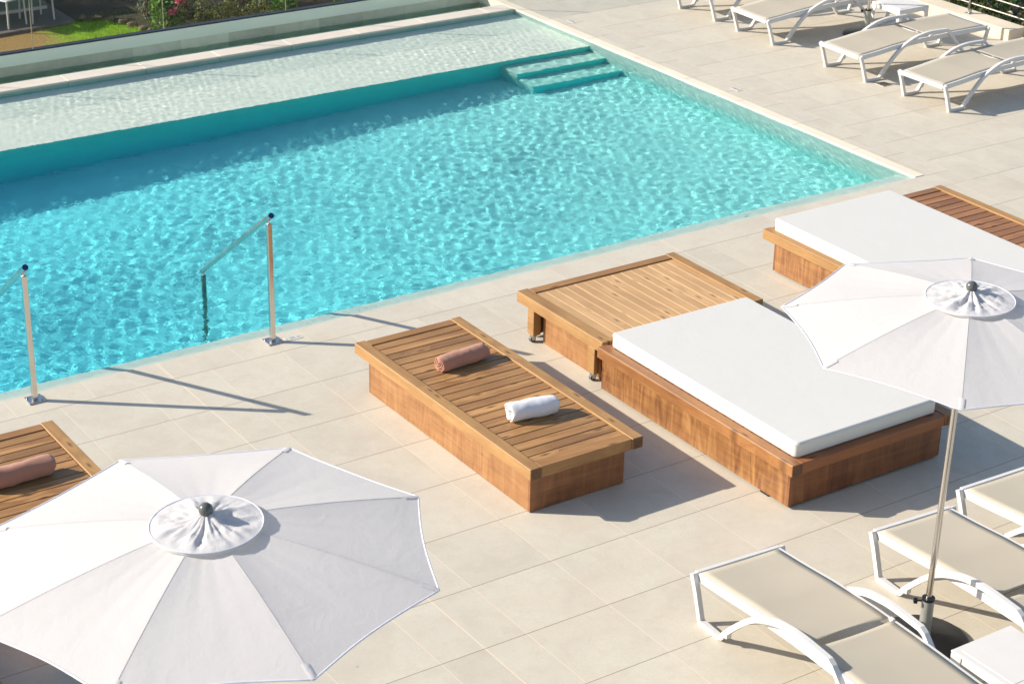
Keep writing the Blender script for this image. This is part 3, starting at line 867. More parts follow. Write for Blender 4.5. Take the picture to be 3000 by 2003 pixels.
# ------------------------------------------------------------------ parasols
def parasol(cx, cy, z, Rr, phi, gx, gy, ztip, label, base=True, name='parasol', lean=(0, 0)):
    ox, oy = lean
    root = empty(name, (cx, cy, 0)); tag(root, label, 'parasol', 'white octagonal parasols')
    A = 0.19
    def prof(s):      # height over the tip plane
        return A*(1-s**1.42)
    def P3(s, ang, dz=0.0, rr=None):
        r_ = Rr*s if rr is None else rr
        x_, y_ = r_*math.cos(ang), r_*math.sin(ang)
        return (x_, y_, z+gx*x_+gy*y_+prof(min(1, r_/Rr))+dz)
    cv = MB(); seams = MB(); ns, ntt = 16, 14
    edge_pts = []
    for k in range(8):
        a0, a1 = phi+k*math.pi/4, phi+(k+1)*math.pi/4
        v = []
        for i in range(ns+1):
            s = 0.03+0.97*i/ns
            for j in range(ntt+1):
                t = j/ntt
                sc_ = 1-0.024*math.sin(math.pi*t)*s**3
                p = Vector(P3(s, a0)).lerp(Vector(P3(s, a1)), t)
                x_, y_ = p.x*sc_, p.y*sc_
                sag = -0.010*math.sin(math.pi*t)*math.sin(math.pi*min(1, s*0.9))
                # soft tension folds running from the hub and into the tips
                wr = 0.0022*math.sin(19*t*math.pi+k*1.7+2*s)*s*(1-s)*2.2*math.sin(math.pi*t) + 0.004*noise.noise(Vector((x_*3.1, y_*3.1, k*2.3)))*math.sin(math.pi*t)
                z_ = p.z + (1-sc_)*0.35 + sag + wr
                v.append((x_, y_, z_))
                if i == ns and j < ntt: edge_pts.append((x_, y_, z_))
        nn = ntt+1
        cv.add(v, [(i*nn+j, i*nn+j+1, (i+1)*nn+j+1, (i+1)*nn+j) for i in range(ns) for j in range(ntt)], True)
        seams.tube([P3(0.24+0.74*q/8, a0, 0.0006) for q in range(9)], 0.0009, 5)
    canopy = cv.build('canopy', M['canvas'], root, fix=False)
    seams.build('seam', M['canvas'], canopy)
    MB().tube(edge_pts, 0.0042, 6, closed=True).build('hem', M['hem'], canopy)
    for k in range(8):       # little pockets that hold the rib ends
        an = phi+k*math.pi/4
        c_, s_ = math.cos(an), math.sin(an)
        p0 = Vector(P3(1.0, an)); p1 = Vector(P3(0.915, an)); sd = Vector((-s_, c_, 0))*0.015
        v = []
        for pp, q in ((p0, 0.85), (p0.lerp(p1, .5), 1.0), (p1, 1.0)):
            for e_ in (-1, 0, 1):
                v.append(pp+sd*q*e_+Vector((0, 0, 0.003+(0.003 if e_ == 0 else -0.001))))
        MB().add(v, [(0,1,4,3),(1,2,5,4),(3,4,7,6),(4,5,8,7)], True).build('rib_pocket', M['ruffle'], canopy, fix=False)
    # gathered cap
    cap = MB(); v = []; nr, na = 14, 120; rc = 0.243
    rim = []
    for i in range(nr+1):
        r_ = 0.012+(rc-0.012)*i/nr; s = r_/rc
        for j in range(na):
            an = 2*math.pi*j/na
            fold = (noise.noise(Vector((math.cos(an)*3.6+cx, math.sin(an)*3.6, s*1.1))) + 0.6*noise.noise(Vector((math.cos(an)*8.5, math.sin(an)*8.5+cy, s*2.2))))
            fold2 = noise.noise(Vector((math.cos(an+s*0.9)*r_*30+7, math.sin(an+s*0.9)*r_*30, cx)))
            h = prof(r_/Rr)+0.015+0.034*math.exp(-(r_/0.055)**2)+0.016*fold*math.sin(math.pi*min(1, s*1.02))**0.7 + 0.012*fold2*math.sin(math.pi*s)
            x_, y_ = r_*math.cos(an), r_*math.sin(an)
            v.append((x_, y_, z+gx*x_+gy*y_+h))
            if i == nr: rim.append(v[-1])
    cap.add(v, [(i*na+j, i*na+(j+1) % na, (i+1)*na+(j+1) % na, (i+1)*na+j) for i in range(nr) for j in range(na)], True)
    # rim band hanging to the canopy
    v2 = []
    for (x_, y_, z_) in rim:
        v2 += [(x_, y_, z_), (x_*1.004, y_*1.004, z_-0.012)]
    cap.add(v2, [(2*j, (2*j+2) % (2*na), (2*j+3) % (2*na), 2*j+1) for j in range(na)], True)
    co_ = cap.build('vent_cap', M['ruffle'], root, fix=False)
    MB().tube(rim[::2], 0.003, 6, closed=True).build('cap_piping', M['hem'], co_)
    # finial
    import bmesh
    bm = bmesh.new(); bmesh.ops.create_uvsphere(bm, u_segments=24, v_segments=16, radius=0.032)
    me = bpy.data.meshes.new('finial'); bm.to_mesh(me); bm.free()
    for p in me.polygons: p.use_smooth = True
    me.materials.append(M['ball'])
    f_ = bpy.data.objects.new('finial', me); COL.objects.link(f_); f_.parent = root; f_.location = (0, 0, z+A+0.058)
    # frame under the cloth
    MB().cyl((ox, oy, 0.27), (0, 0, z+A+0.05), 0.0185, 18).build('pole', M['steel'], root)
    MB().cyl((0, 0, z+A-0.06), (0, 0, z+A-0.02), 0.038, 16).build('hub', M['socket'], root)
    MB().cyl((0, 0, z-0.25), (0, 0, z-0.20), 0.034, 16).build('runner', M['socket'], root)
    for k in range(8):
        an = phi+k*math.pi/4
        rb = MB().tube([P3(0.03, an, -0.03), P3(0.5, an, -0.014), P3(0.99, an, -0.008)], 0.006, 6).build('rib', M['steel'], root)
        pm = P3(0.52, an, -0.016)
        MB().tube([(0.03*math.cos(an), 0.03*math.sin(an), z-0.225), pm], 0.005, 6).build('strut', M['steel'], rb)
    if base:
        bs = MB(); rB = 0.275; n = 56; v = []
        for (r_, zz) in ((rB, 0.0), (rB, 0.018), (rB-0.012, 0.028), (0.10, 0.046), (0.035, 0.05)):
            for j in range(n): v.append((ox+r_*math.cos(2*math.pi*j/n), oy+r_*math.sin(2*math.pi*j/n), zz))
        bs.add(v, [(i*n+j, i*n+(j+1) % n, (i+1)*n+(j+1) % n, (i+1)*n+j) for i in range(4) for j in range(n)], True)
        bs.add(v[-n:], [tuple(range(n))])
        b_ = bs.build('base_plate', M['base'], root)
        sk = MB().cyl((ox, oy, 0.045), (ox, oy, 0.300), 0.037, 24).build('socket', M['socket'], root)
        MB().cyl((ox, oy, 0.298), (ox, oy, 0.316), 0.0385, 24).build('collar', M['black'], sk)
        kn = MB().cyl((ox-0.034, oy+0.02, 0.295), (ox-0.058, oy+0.035, 0.295), 0.006, 8)
        c0 = Vector((ox-0.058, oy+0.035, 0.295)); dk = Vector((-0.84, 0.54, 0)).normalized()
        pr = Vector((0, 0, 1)); q_ = dk.cross(pr)
        for j in range(6):
            an = j*math.pi/3; cc_ = c0+(pr*math.cos(an)+q_*math.sin(an))*0.013
            kn.cyl(cc_, cc_+dk*0.018, 0.0075, 8)
        kn.cyl(c0, c0+dk*0.02, 0.013, 12)
        kn.build('clamp_knob', M['black'], sk)
    return root
parasol(-5.786, -5.892, 2.053, 1.0192, -0.8222, 0.0043, 0.0088, 0, 'white parasol standing between the sun loungers at the lower right', lean=(-0.017, 0.012))
parasol(-10.401, -5.933, 2.0713, 1.030, -0.0463, 0.0255, -0.0016, 0, 'large white parasol filling the lower left corner, seen from above')
parasol(2.864, 3.886, 1.98, 1.035, 0.3, 0, 0, 0, 'parasol beside the far white table, only its pole and base in view')

# ------------------------------------------------------------------ sun loungers
def catmull(pts, n=6):
    pts = [Vector(p) for p in pts]; out = []
    for i in range(len(pts)-1):
        p0 = pts[max(i-1, 0)]; p1 = pts[i]; p2 = pts[i+1]; p3 = pts[min(i+2, len(pts)-1)]
        for k in range(n):
            t = k/n
            out.append(0.5*((2*p1)+(-p0+p2)*t+(2*p0-5*p1+4*p2-p3)*t*t+(-p0+3*p1-3*p2+p3)*t**3))
    out.append(pts[-1]); return out

LW = 0.69
def make_lounger():
    root = empty('sun_lounger', (0, 0, 0))
    def rail_z(u): 
        us = [-0.12, 0.15, 0.41, 0.8, 1.2, 1.55, 1.81]; zz = [0.300, 0.322, 0.350, 0.375, 0.382, 0.380, 0.378]
        return float(np.interp(u, us, zz))
    us = np.linspace(-0.11, 1.80, 26)
    for y_ in (0.036, LW-0.036-0.024):
        MB().sweep([(u, rail_z(u)-0.026) for u in us], y_, y_+0.024, 0.052).build('side_rail', M['white_metal'], root)
    for y_, yo in ((0.0, 1), (LW-0.034, -1)):
        # the leg is one bent bar: foot end, skid, long arch that becomes the armrest, rear leg
        pr = [(-0.118, 0.300), (-0.075, 0.20), (-0.012, 0.016), (0.17, 0.016), (0.20, 0.028)]
        arc = catmull([(0.20, 0.028), (0.243, 0.087), (0.387, 0.234), (0.507, 0.326), (0.668, 0.397), (0.80, 0.424), (0.93, 0.434), (1.15, 0.426)], 5)
        pr += [tuple(p) for p in arc[1:]]
        hs = [0.034]*3+[0.028]*2+[0.034]*(len(arc)-1)
        pr += [(1.185, 0.408), (1.29, 0.30), (1.42, 0.165), (1.53, 0.016), (1.72, 0.016), (1.80, 0.30), (1.818, 0.366)]
        hs += [0.030]*7
        MB().sweep(pr, y_, y_+0.034, 0.034, hs).build('leg_frame', M['white_metal'], root)
        MB().box(0.225, 0.262, y_-0.0012, y_+0.0352, 0.055, 0.092, None).build('foot_cap', M['white_metal'], root)
    MB().bbox(-0.134, -0.100, 0.0342, LW-0.0342, 0.262, 0.306, 0.004).build('end_bar', M['white_metal'], root)
    MB().bbox(1.796, 1.830, 0.0342, LW-0.0342, 0.336, 0.380, 0.004).build('end_bar', M['white_metal'], root)
    cb = MB()
    for u in (0.42, 0.985, 1.42):
        cb.cyl((u, 0.06, rail_z(u)-0.04), (u, LW-0.06, rail_z(u)-0.04), 0.011, 10)
    cb.build('cross_bar', M['white_metal'], root)
    def sling(u0, u1, dip, lift=0.0):
        v = []; nu, ny = 22, 12
        ya, yb = 0.058, LW-0.058
        for i in range(nu+1):
            u = u0+(u1-u0)*i/nu
            for j in range(ny+1):
                t = j/ny; y_ = ya+(yb-ya)*t
                endpull = dip*math.sin(math.pi*t)
                du = 1.3*endpull*(1 if i == nu and u0 < 0 else (-0.6 if i == 0 and u0 > 0.5 else 0))
                sag = -0.010*math.sin(math.pi*t)*(0.4+0.6*math.sin(math.pi*i/nu))
                v.append((u-du*0.8, y_, rail_z(u)+0.003+lift*(u-u0)+sag))
        n_ = ny+1
        mb = MB(); mb.add(v, [(i*n_+j, i*n_+j+1, (i+1)*n_+j+1, (i+1)*n_+j) for i in range(nu) for j in range(ny)], True)
        return mb
    s1 = sling(-0.092, 0.925, 0.035).build('seat_sling', M['sling'], root, fix=False)
    s2 = sling(0.955, 1.79, 0.012).build('back_sling', M['sling'], root, fix=False)
    for s_ in (s1, s2):
        md = s_.modifiers.new('thick', 'SOLIDIFY'); md.thickness = 0.003; md.offset = 1
    bf = MB()
    for y_ in (0.0605, LW-0.0725):
        bf.sweep([(u, rail_z(u)-0.012) for u in np.linspace(0.95, 1.78, 8)], y_, y_+0.012, 0.02)
    bf.build('back_frame', M['white_metal'], root)
    # hinge blocks at the back joint
    for y_ in (0.037, LW-0.062):
        MB().bbox(0.925, 0.962, y_, y_+0.025, rail_z(0.94)-0.004, rail_z(0.94)+0.010, 0.003).build('hinge', M['white_metal'], root)
    return root
proto = make_lounger()
LOUNGERS = [
    # near row: foot end towards the pool, length runs away from it (-y)
    ((-6.815, -5.03), -93.2, 'white framed beige lounger in the foreground left of the right parasol pole'),
    ((-5.558, -5.235), -93.5, 'white framed beige lounger just behind the right parasol pole'),
    ((-4.70, -5.14), -92, 'beige lounger at the right edge, last of the lower row'),
    # far row: foot end towards the pool, length runs along +x
    ((1.628, 1.268), 1.4, 'lounger of the far row closest to the camera, cut by the right edge'),
    ((1.588, 2.501), -0.8, 'lounger of the far row standing over the black floor drain'),
    ((1.640, 4.116), -1.4, 'far lounger left of the parasol pole and white table'),
    ((1.692, 5.242), 1.2, 'far lounger at the top edge, only its foot end in view'),
]
for i, ((x_, y_), rz, lab) in enumerate(LOUNGERS):
    o = proto if i == 0 else copy_tree(proto)
    if rz == -90: o.location = (x_, y_, 0)
    else: o.location = (x_, y_, 0)
    o.rotation_euler = (0, 0, R(rz))
    tag(o, lab, 'sun lounger', 'white framed sun loungers')
# the near-row loungers are turned so that local +y runs to +x
# ------------------------------------------------------------------ side tables
def make_table(h, w_):
    root = empty('side_table', (0, 0, 0))
    a = w_/2
    t = MB(); t.bbox(-a, a, -a, a, h-0.018, h, 0.005)
    top = t.build('table_top', M['table'], root)
    MB().bbox(-a+0.045, a-0.045, -a+0.045, a-0.045, h-0.002, h+0.0022, 0.002).build('inset_panel', M['table'], top)
    for s in (-1, 1):
        MB().box(-a+0.01, a-0.01, s*(a-0.018)-0.008, s*(a-0.018)+0.008, h-0.06, h-0.018).build('apron', M['table'], root)
        MB().box(s*(a-0.018)-0.008, s*(a-0.018)+0.008, -a+0.027, a-0.027, h-0.06, h-0.018).build('apron', M['table'], root)
    for sx in (-1, 1):
        for sy in (-1, 1):
            v = []
            for (zz, q) in ((h-0.018, 0.075), (h-0.06, 0.072), (h-0.10, 0.050), (h-0.16, 0.044), (0.0, 0.036)):
                x0_, y0_ = sx*(a-0.003), sy*(a-0.003)
                x1_, y1_ = sx*(a-0.003-q), sy*(a-0.003-q)
                th = 0.014
                # L shaped leg
                v += [(x0_, y0_, zz), (x1_, y0_, zz), (x1_, y0_-sy*th, zz), (x0_-sx*th, y0_-sy*th, zz), (x0_-sx*th, y1_, zz), (x0_, y1_, zz)]
            f = []
            for i in range(4):
                for k in range(6):
                    f.append((i*6+k, i*6+(k+1) % 6, (i+1)*6+(k+1) % 6, (i+1)*6+k))
            f.append(tuple(24+k for k in range(6)))
            MB().add(v, f).build('leg', M['table'], root)
    return root
tb = make_table(0.38, 0.475); tb.location = (-5.93, -6.648, 0)
tag(tb, 'white plastic side table at the lower right corner below the parasol', 'table', 'white side tables')
tb2 = copy_tree(tb); tb2.location = (3.205, 3.712, 0)
tag(tb2, 'white plastic side table of the far row beside the low wall', 'table', 'white side tables')

# ------------------------------------------------------------------ low wall, rail and hedge on the right
g = MB()
g.bbox(4.13, 4.42, 2.82, 10.2, -2.0, 0.14, 0.006)
g.bbox(4.40, 4.75, -3.0, 2.819, -2.0, 0.14, 0.006)
tag(g.build('low_wall', M['planter']), 'low cream rendered wall behind the far loungers', 'wall')
M['fencerail'] = simple('satin_rail', (0.62, 0.55, 0.47), 0.45, metal=0.3)
fr = empty('metal_fence', (4.27, 3.6, 0.14)); tag(fr, 'steel post and rail fence fixed on the low cream wall', 'fence')
for yy in (3.6-0.0, 5.4, 7.2, 1.8, 0.0):
    p = MB(); p.bbox(-0.022, 0.022, yy-3.6-0.014, yy-3.6+0.014, 0.006, 0.86, 0.003); p.bbox(-0.05, 0.05, yy-3.6-0.045, yy-3.6+0.045, 0, 0.006, 0.002)
    p.build('post', M['steel'], fr)
for hz in (0.128, 0.262, 0.396, 0.53, 0.664):
    MB().cyl((0.0, -4.5, hz), (0.0, 5.0, hz), 0.007, 8).build('rail', M['fencerail'], fr)
MB().cyl((0.0, -4.5, 0.87), (0.0, 5.0, 0.87), 0.021, 14).build('handrail', M['rail'], fr)

def leaves(n, center_fn, size, rg, aspect=0.5, up=0.3):
    """n leaf quads with random orientation at center_fn(n) -> (n,3)"""
    C = center_fn(n)
    nr = rg.normal(size=(n, 3)); nr[:, 2] = np.abs(nr[:, 2])+up
    nr /= np.linalg.norm(nr, axis=1)[:, None]
    t = rg.normal(size=(n, 3)); t -= (t*nr).sum(1)[:, None]*nr; t /= np.linalg.norm(t, axis=1)[:, None]
    b = np.cross(nr, t)
    s = (size*rg.uniform(0.6, 1.35, n))[:, None]
    # folded leaf: 6 vertices
    v = np.stack([C-t*s, C-b*s*aspect+nr*s*0.12-t*s*0.1, C+t*s, C+b*s*aspect+nr*s*0.12-t*s*0.1], 1)
    return v.reshape(-1, 3), np.arange(n*4).reshape(n, 4)

def clumpy(rg, ellips, n):
    """points near the surface of several ellipsoids (cx,cy,cz,rx,ry,rz)"""
    k = rg.integers(0, len(ellips), n); E_ = np.array(ellips)[k]
    dv = rg.normal(size=(n, 3)); dv /= np.linalg.norm(dv, axis=1)[:, None]
    rr = rg.uniform(0.45, 1.0, n)**0.5
    return E_[:, :3]+dv*E_[:, 3:]*rr[:, None]

M['hedge'] = leafmat('hedge_leaves', [(0.012, 0.030, 0.006), (0.022, 0.055, 0.010), (0.04, 0.095, 0.012), (0.07, 0.15, 0.02), (0.12, 0.13, 0.03), (0.20, 0.11, 0.04)], 0.42)
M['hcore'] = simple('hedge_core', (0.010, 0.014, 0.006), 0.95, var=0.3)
rg = np.random.default_rng(11)
el = [(rg.uniform(5.0, 9.5), rg.uniform(-1.5, 13.5), -0.55+rg.uniform(-0.25, 0.22), rg.uniform(.35, .7), rg.uniform(.35, .7), rg.uniform(.3, .5)) for _ in range(150)]
hroot = empty('hedge', (7, 6, -2)); tag(hroot, 'dense dark green hedge growing below the steel fence', 'hedge')
vv, ff = leaves(52000, lambda n: clumpy(rg, el, n), 0.042, rg)
o = np_mesh('foliage', vv-np.array([7, 6, -2]), ff, M['hedge'], hroot)
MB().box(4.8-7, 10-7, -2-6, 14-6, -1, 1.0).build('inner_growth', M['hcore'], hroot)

# ------------------------------------------------------------------ small things on the paving
def label_text(s, size, mat):
    cu = bpy.data.curves.new('t', 'FONT'); cu.body = s; cu.size = size; cu.align_x = 'CENTER'; cu.align_y = 'CENTER'; cu.extrude = 0.0004
    to = bpy.data.objects.new('t', cu); COL.objects.link(to)
    dg = bpy.context.evaluated_depsgraph_get()
    me = bpy.data.meshes.new_from_object(to.evaluated_get(dg))
    bpy.data.objects.remove(to)
    me.materials.clear(); me.materials.append(mat)
    return me
M['bluetext'] = simple('blue_lettering', (0.10, 0.24, 0.38), 0.5)
M['marker'] = simple('marker_tile', (0.62, 0.575, 0.47), 0.4, var=0.04)
M['slot'] = simple('drain_slot', (0.01, 0.01, 0.012), 0.6)
def depth_mark(x_, y_, rz, s, lab):
    rt = MB().bbox(-0.075, 0.075, -0.033, 0.033, 0.0, 0.0025, 0.0008).build('depth_marker', M['marker'])
    rt.location = (x_, y_, 0.0005); rt.rotation_euler = (0, 0, R(rz)); tag(rt, lab, 'sign', 'depth markers on the pool edge')
    to = bpy.data.objects.new('lettering', label_text(s, 0.046, M['bluetext'])); COL.objects.link(to); to.parent = rt; to.location = (0, 0, 0.0031)
depth_mark(-6.947, -0.135, 0, '1.20 m', 'small pale depth marker reading 1.20 m beside the handrail foot')
depth_mark(0.165, 3.04, -90, '1.00 m', 'small blue lettered depth marker halfway along the right pool edge')
depth_mark(0.165, 6.10, -90, '0.90 m', 'small blue lettered depth marker near the far pool corner')
dr = MB().bbox(-0.068, 0.068, -0.068, 0.068, 0, 0.004, 0.001).build('floor_drain', M['planter'])
dr.location = (1.69, 2.345, 0.0005); dr.rotation_euler = (0, 0, 0); tag(dr, 'square floor drain with dark slots by the lounger foot', 'drain')
sl_ = MB()
for k in range(5): sl_.box(-0.06, 0.06, -0.060+k*0.0255, -0.060+k*0.0255+0.017, 0.0042, 0.0056)
sl_.build('slots', M['slot'], dr)

# ------------------------------------------------------------------ garden seen through the glass
def lawn_mat():
    g = G('lawn'); geo = g.n('ShaderNodeNewGeometry'); P_ = geo.outputs['Position']
    sp = g.n('ShaderNodeSeparateXYZ'); g.link(P_, sp.inputs[0])
    n1 = g.noise(P_, 3.0, 5, 0.6); n2 = g.noise(P_, 28, 4, 0.7); n3 = g.noise(P_, 1.2, 3)
    c = g.ramp(n2, [(0.3, (0.12, 0.27, 0.002)), (0.7, (0.30, 0.46, 0.008))])
    dry = g.ramp(n2, [(0.3, (0.10, 0.09, 0.02)), (0.5, (0.30, 0.18, 0.05)), (0.7, (0.46, 0.26, 0.09))])
    fx = g.maprange(g.math('ADD', sp.outputs[0], g.math('MULTIPLY', n1, 1.2)), -1.95, -1.35, 1, 0)
    c = g.mix(fx, c, dry)
    g.base(c); g.rough(0.9); g.bump(n2, 0.8, 0.03)
    return g.m
M['lawn'] = lawn_mat()
GZ = -2.5
g = MB(); g.quad((-22, 8.05, GZ), (4.6, 8.05, GZ), (4.6, 60, GZ), (-22, 60, GZ))
tag(g.build('lawn', M['lawn']), kind='structure')
# grass blades near what can be seen
rg = np.random.default_rng(5)
n = 26000
C = np.stack([rg.uniform(-3.6, 0.2, n), rg.uniform(14.2, 17.6, n), np.full(n, GZ)], 1)
hh = rg.uniform(0.025, 0.06, n); an = rg.uniform(0, 6.28, n); wv_ = 0.004
dx = np.stack([np.cos(an), np.sin(an), np.zeros(n)], 1)*wv_
tip = C+np.stack([rg.normal(0, 0.012, n), rg.normal(0, 0.012, n), hh], 1)
V = np.stack([C-dx, C+dx, tip], 1).reshape(-1, 3)
M['blade'] = leafmat('grass_blades', [(0.10, 0.24, 0.004), (0.22, 0.42, 0.006), (0.36, 0.54, 0.02)], 0.6, 0.35)
sel = (C[:, 0] > -1.95+rg.uniform(-0.5, 0.5, n))
V = V.reshape(n, 3, 3)[sel].reshape(-1, 3)
tag(np_mesh('grass', V, np.arange(len(V)).reshape(-1, 3), M['blade']), 'short green lawn beyond the glass balustrade', 'grass', kind='stuff')
# terrace and beds
g = MB(); g.add([(-9, 16.55, GZ+0.05), (-1.70, 17.22, GZ+0.05), (-1.70, 26, GZ+0.05), (-9, 26, GZ+0.05), (-9, 16.55, GZ), (-1.70, 17.22, GZ)], [(0,1,2,3),(4,5,1,0)])
tag(g.build('terrace', M['terrace']), kind='structure')
g = MB(); v = [(-1.70, 17.30), (-1.2, 17.15), (-0.95, 16.6), (-0.85, 16.1), (-0.6, 15.4), (0.2, 14), (12, 14), (12, 30), (-1.70, 30)]
g.add([(a, b, GZ+0.03) for a, b in v], [tuple(range(len(v)))])
tag(g.build('flower_bed', M['soil']), kind='structure')

M['silver'] = leafmat('silver_leaves', [(0.10, 0.14, 0.08), (0.22, 0.27, 0.16), (0.34, 0.38, 0.24)], 0.6)
M['mixed'] = leafmat('shrub_leaves', [(0.03, 0.05, 0.010), (0.07, 0.11, 0.018), (0.15, 0.19, 0.03), (0.27, 0.27, 0.05), (0.42, 0.36, 0.12)], 0.5)
M['teal'] = leafmat('blue_green_leaves', [(0.012, 0.030, 0.026), (0.02, 0.045, 0.038), (0.04, 0.075, 0.06)], 0.6)
M['bright'] = leafmat('bright_leaves', [(0.04, 0.10, 0.01), (0.10, 0.24, 0.02), (0.26, 0.42, 0.05)], 0.45)
M['pinkfl'] = leafmat('pink_petals', [(0.62, 0.12, 0.22), (0.82, 0.26, 0.38)], 0.5, 0.3)
M['bark'] = simple('bark', (0.16, 0.10, 0.06), 0.9, var=0.3)
M['palebark'] = simple('pale_bark', (0.42, 0.36, 0.26), 0.8, var=0.2)
def shrub(x_, y_, z_, rx, ry, rz_, n, mat, label, name='shrub', cat='shrub', leaf=0.04, seed=0, group=None, aspect=0.4):
    rg = np.random.default_rng(100+seed)
    root = empty(name, (x_, y_, z_)); tag(root, label, cat, group)
    k = 9
    el = [(rg.uniform(-.55, .55)*rx, rg.uniform(-.55, .55)*ry, rz_*(0.55+rg.uniform(-.3, .45)), rx*rg.uniform(.28, .5), ry*rg.uniform(.28, .5), rz_*rg.uniform(.25, .45)) for _ in range(k)]
    vv, ff = leaves(n, lambda m_: clumpy(rg, el, m_), leaf, rg, aspect)
    np_mesh('foliage', vv, ff, mat, root)
    st = MB()
    for q in range(5):
        e_ = el[q]; st.tube([(0.05*math.cos(q*1.3), 0.05*math.sin(q*1.3), 0), (e_[0]*.5, e_[1]*.5, e_[2]*.5), (e_[0], e_[1], e_[2])], 0.012, 5)
    st.build('stem', M['bark'], root)
    return root
shrub(-0.60, 17.00, GZ, 0.55, 0.55, 0.95, 2600, M['silver'], 'silvery grey green bush at the end of the lawn', leaf=0.028, seed=1)
shrub(-0.55, 16.25, GZ, 0.40, 0.35, 0.42, 1400, M['bright'], 'low leafy green plant at the foot of the silvery bush', leaf=0.035, seed=2)
shrub(0.15, 17.0, GZ, 0.75, 0.7, 1.2, 5200, M['mixed'], 'large rose shrub with two pink flowers behind the glass', leaf=0.026, seed=3, name='rose_bush', aspect=0.3)
shrub(0.95, 16.6, GZ, 0.75, 0.7, 1.1, 5200, M['mixed'], 'spindly olive green shrub right of the rose shrub', leaf=0.026, seed=4, aspect=0.3)
shrub(0.35, 15.75, GZ, 0.75, 0.4, 0.40, 2600, M['mixed'], 'low olive green planting against the glass below the rose shrub', leaf=0.024, seed=14, aspect=0.3)
shrub(1.35, 15.85, GZ, 0.4, 0.35, 0.30, 900, M['bright'], 'bright green low plant beside the pale garden trunk', leaf=0.045, seed=5)
shrub(2.75, 15.75, GZ, 0.6, 0.45, 0.55, 1700, M['bright'], 'bright green plant at the right end of the flower bed', leaf=0.045, seed=6)
shrub(1.9, 18.9, GZ, 1.4, 0.8, 1.6, 5200, M['mixed'], 'dark bushy shrub at the back of the flower bed', leaf=0.035, seed=7)
shrub(-0.9, 19.3, GZ, 1.6, 0.8, 2.0, 7000, M['teal'], 'dark blue green bush in shade behind the lawn', leaf=0.035, seed=8)
shrub(-3.4, 19.9, GZ, 1.7, 0.8, 2.0, 6000, M['teal'], 'dark blue green bush behind the garden bench', leaf=0.035, seed=9)
shrub(2.6, 17.6, GZ, 1.3, 0.7, 1.3, 4200, M['mixed'], 'dark bushy shrub behind the young trees', leaf=0.032, seed=15)
shrub(4.2, 16.6, GZ, 1.3, 0.8, 1.0, 3000, M['mixed'], 'olive shrub hidden past the right end of the glass', leaf=0.032, seed=16)
# two rose heads
for q, (px_, py_, pz_) in enumerate(((-0.47, 16.14, -2.2), (-0.41, 15.98, -2.0))):
    rg = np.random.default_rng(50+q)
    vv, ff = leaves(60, lambda m_: clumpy(rg, [(0, 0, 0, 0.07, 0.07, 0.055)], m_), 0.045, rg, 0.7)
    rr_ = bpy.data.objects['rose_bush']
    np_mesh('flower', vv+np.array([px_-0.15, py_-17.0, pz_-GZ]), ff, M['pinkfl'], rr_)
    MB().tube([(-0.35, -0.5, 0.0), (px_-0.2, py_-16.9, (pz_-GZ)*0.6), (px_-0.15, py_-17.0, pz_-GZ)], 0.008, 5).build('flower_stem', M['bark'], rr_)
# young trees behind the right part of the glass
def sapling(x_, y_, rad, h, mat, label, seed):
    root = empty('young_tree', (x_, y_, GZ)); tag(root, label, 'tree', 'young trees in the flower bed')
    MB().tube([(0, 0, 0), (0.02, 0.0, h*.3), (-0.01, 0.02, h*.6), (0.03, 0, h)], rad, 9).build('trunk', mat, root)
    rg = np.random.default_rng(seed)
    el = [(rg.uniform(-.4, .4), rg.uniform(-.4, .4), h+rg.uniform(-.2, .6), .35, .35, .3) for _ in range(7)]
    vv, ff = leaves(1600, lambda m_: clumpy(rg, el, m_), 0.07, rg, 0.3)
    np_mesh('crown', vv, ff, M['bright'], root)
sapling(1.78, 16.25, 0.055, 2.4, M['palebark'], 'young tree with a thick pale trunk close to the glass', 31)
sapling(2.15, 16.2, 0.022, 2.2, M['bark'], 'thin brown stemmed young tree right of the pale trunk', 32)
sapling(2.45, 16.5, 0.018, 2.3, M['bark'], 'slender young tree at the far right of the flower bed', 33)
# edging stones of the bed
M['rock'] = simple('edging_rock', (0.17, 0.115, 0.07), 0.85, var=0.25, nscale=12, bump=0.5, bscale=30)
for q, (x_, y_) in enumerate(((-0.86, 16.15), (-0.92, 16.35), (-0.98, 16.6), (-1.05, 16.85), (-1.15, 17.08), (-1.32, 17.25), (-1.52, 17.36))):
    import bmesh
    bm = bmesh.new(); bmesh.ops.create_icosphere(bm, subdivisions=2, radius=0.055)
    for v in bm.verts:
        v.co *= 1+0.9*noise.noise(v.co*14+Vector((q*3.1, 0, 0)))
        v.co.x *= 1.3; v.co.z *= 0.7
    me = bpy.data.meshes.new('edging_stone'); bm.to_mesh(me); bm.free(); me.materials.append(M['rock'])
    o = bpy.data.objects.new('edging_stone', me); COL.objects.link(o); o.location = (x_, y_, GZ+0.04)
    tag(o, 'rough sandy edging stone in the row between lawn and flower bed', 'stone', 'edging stones of the flower bed')
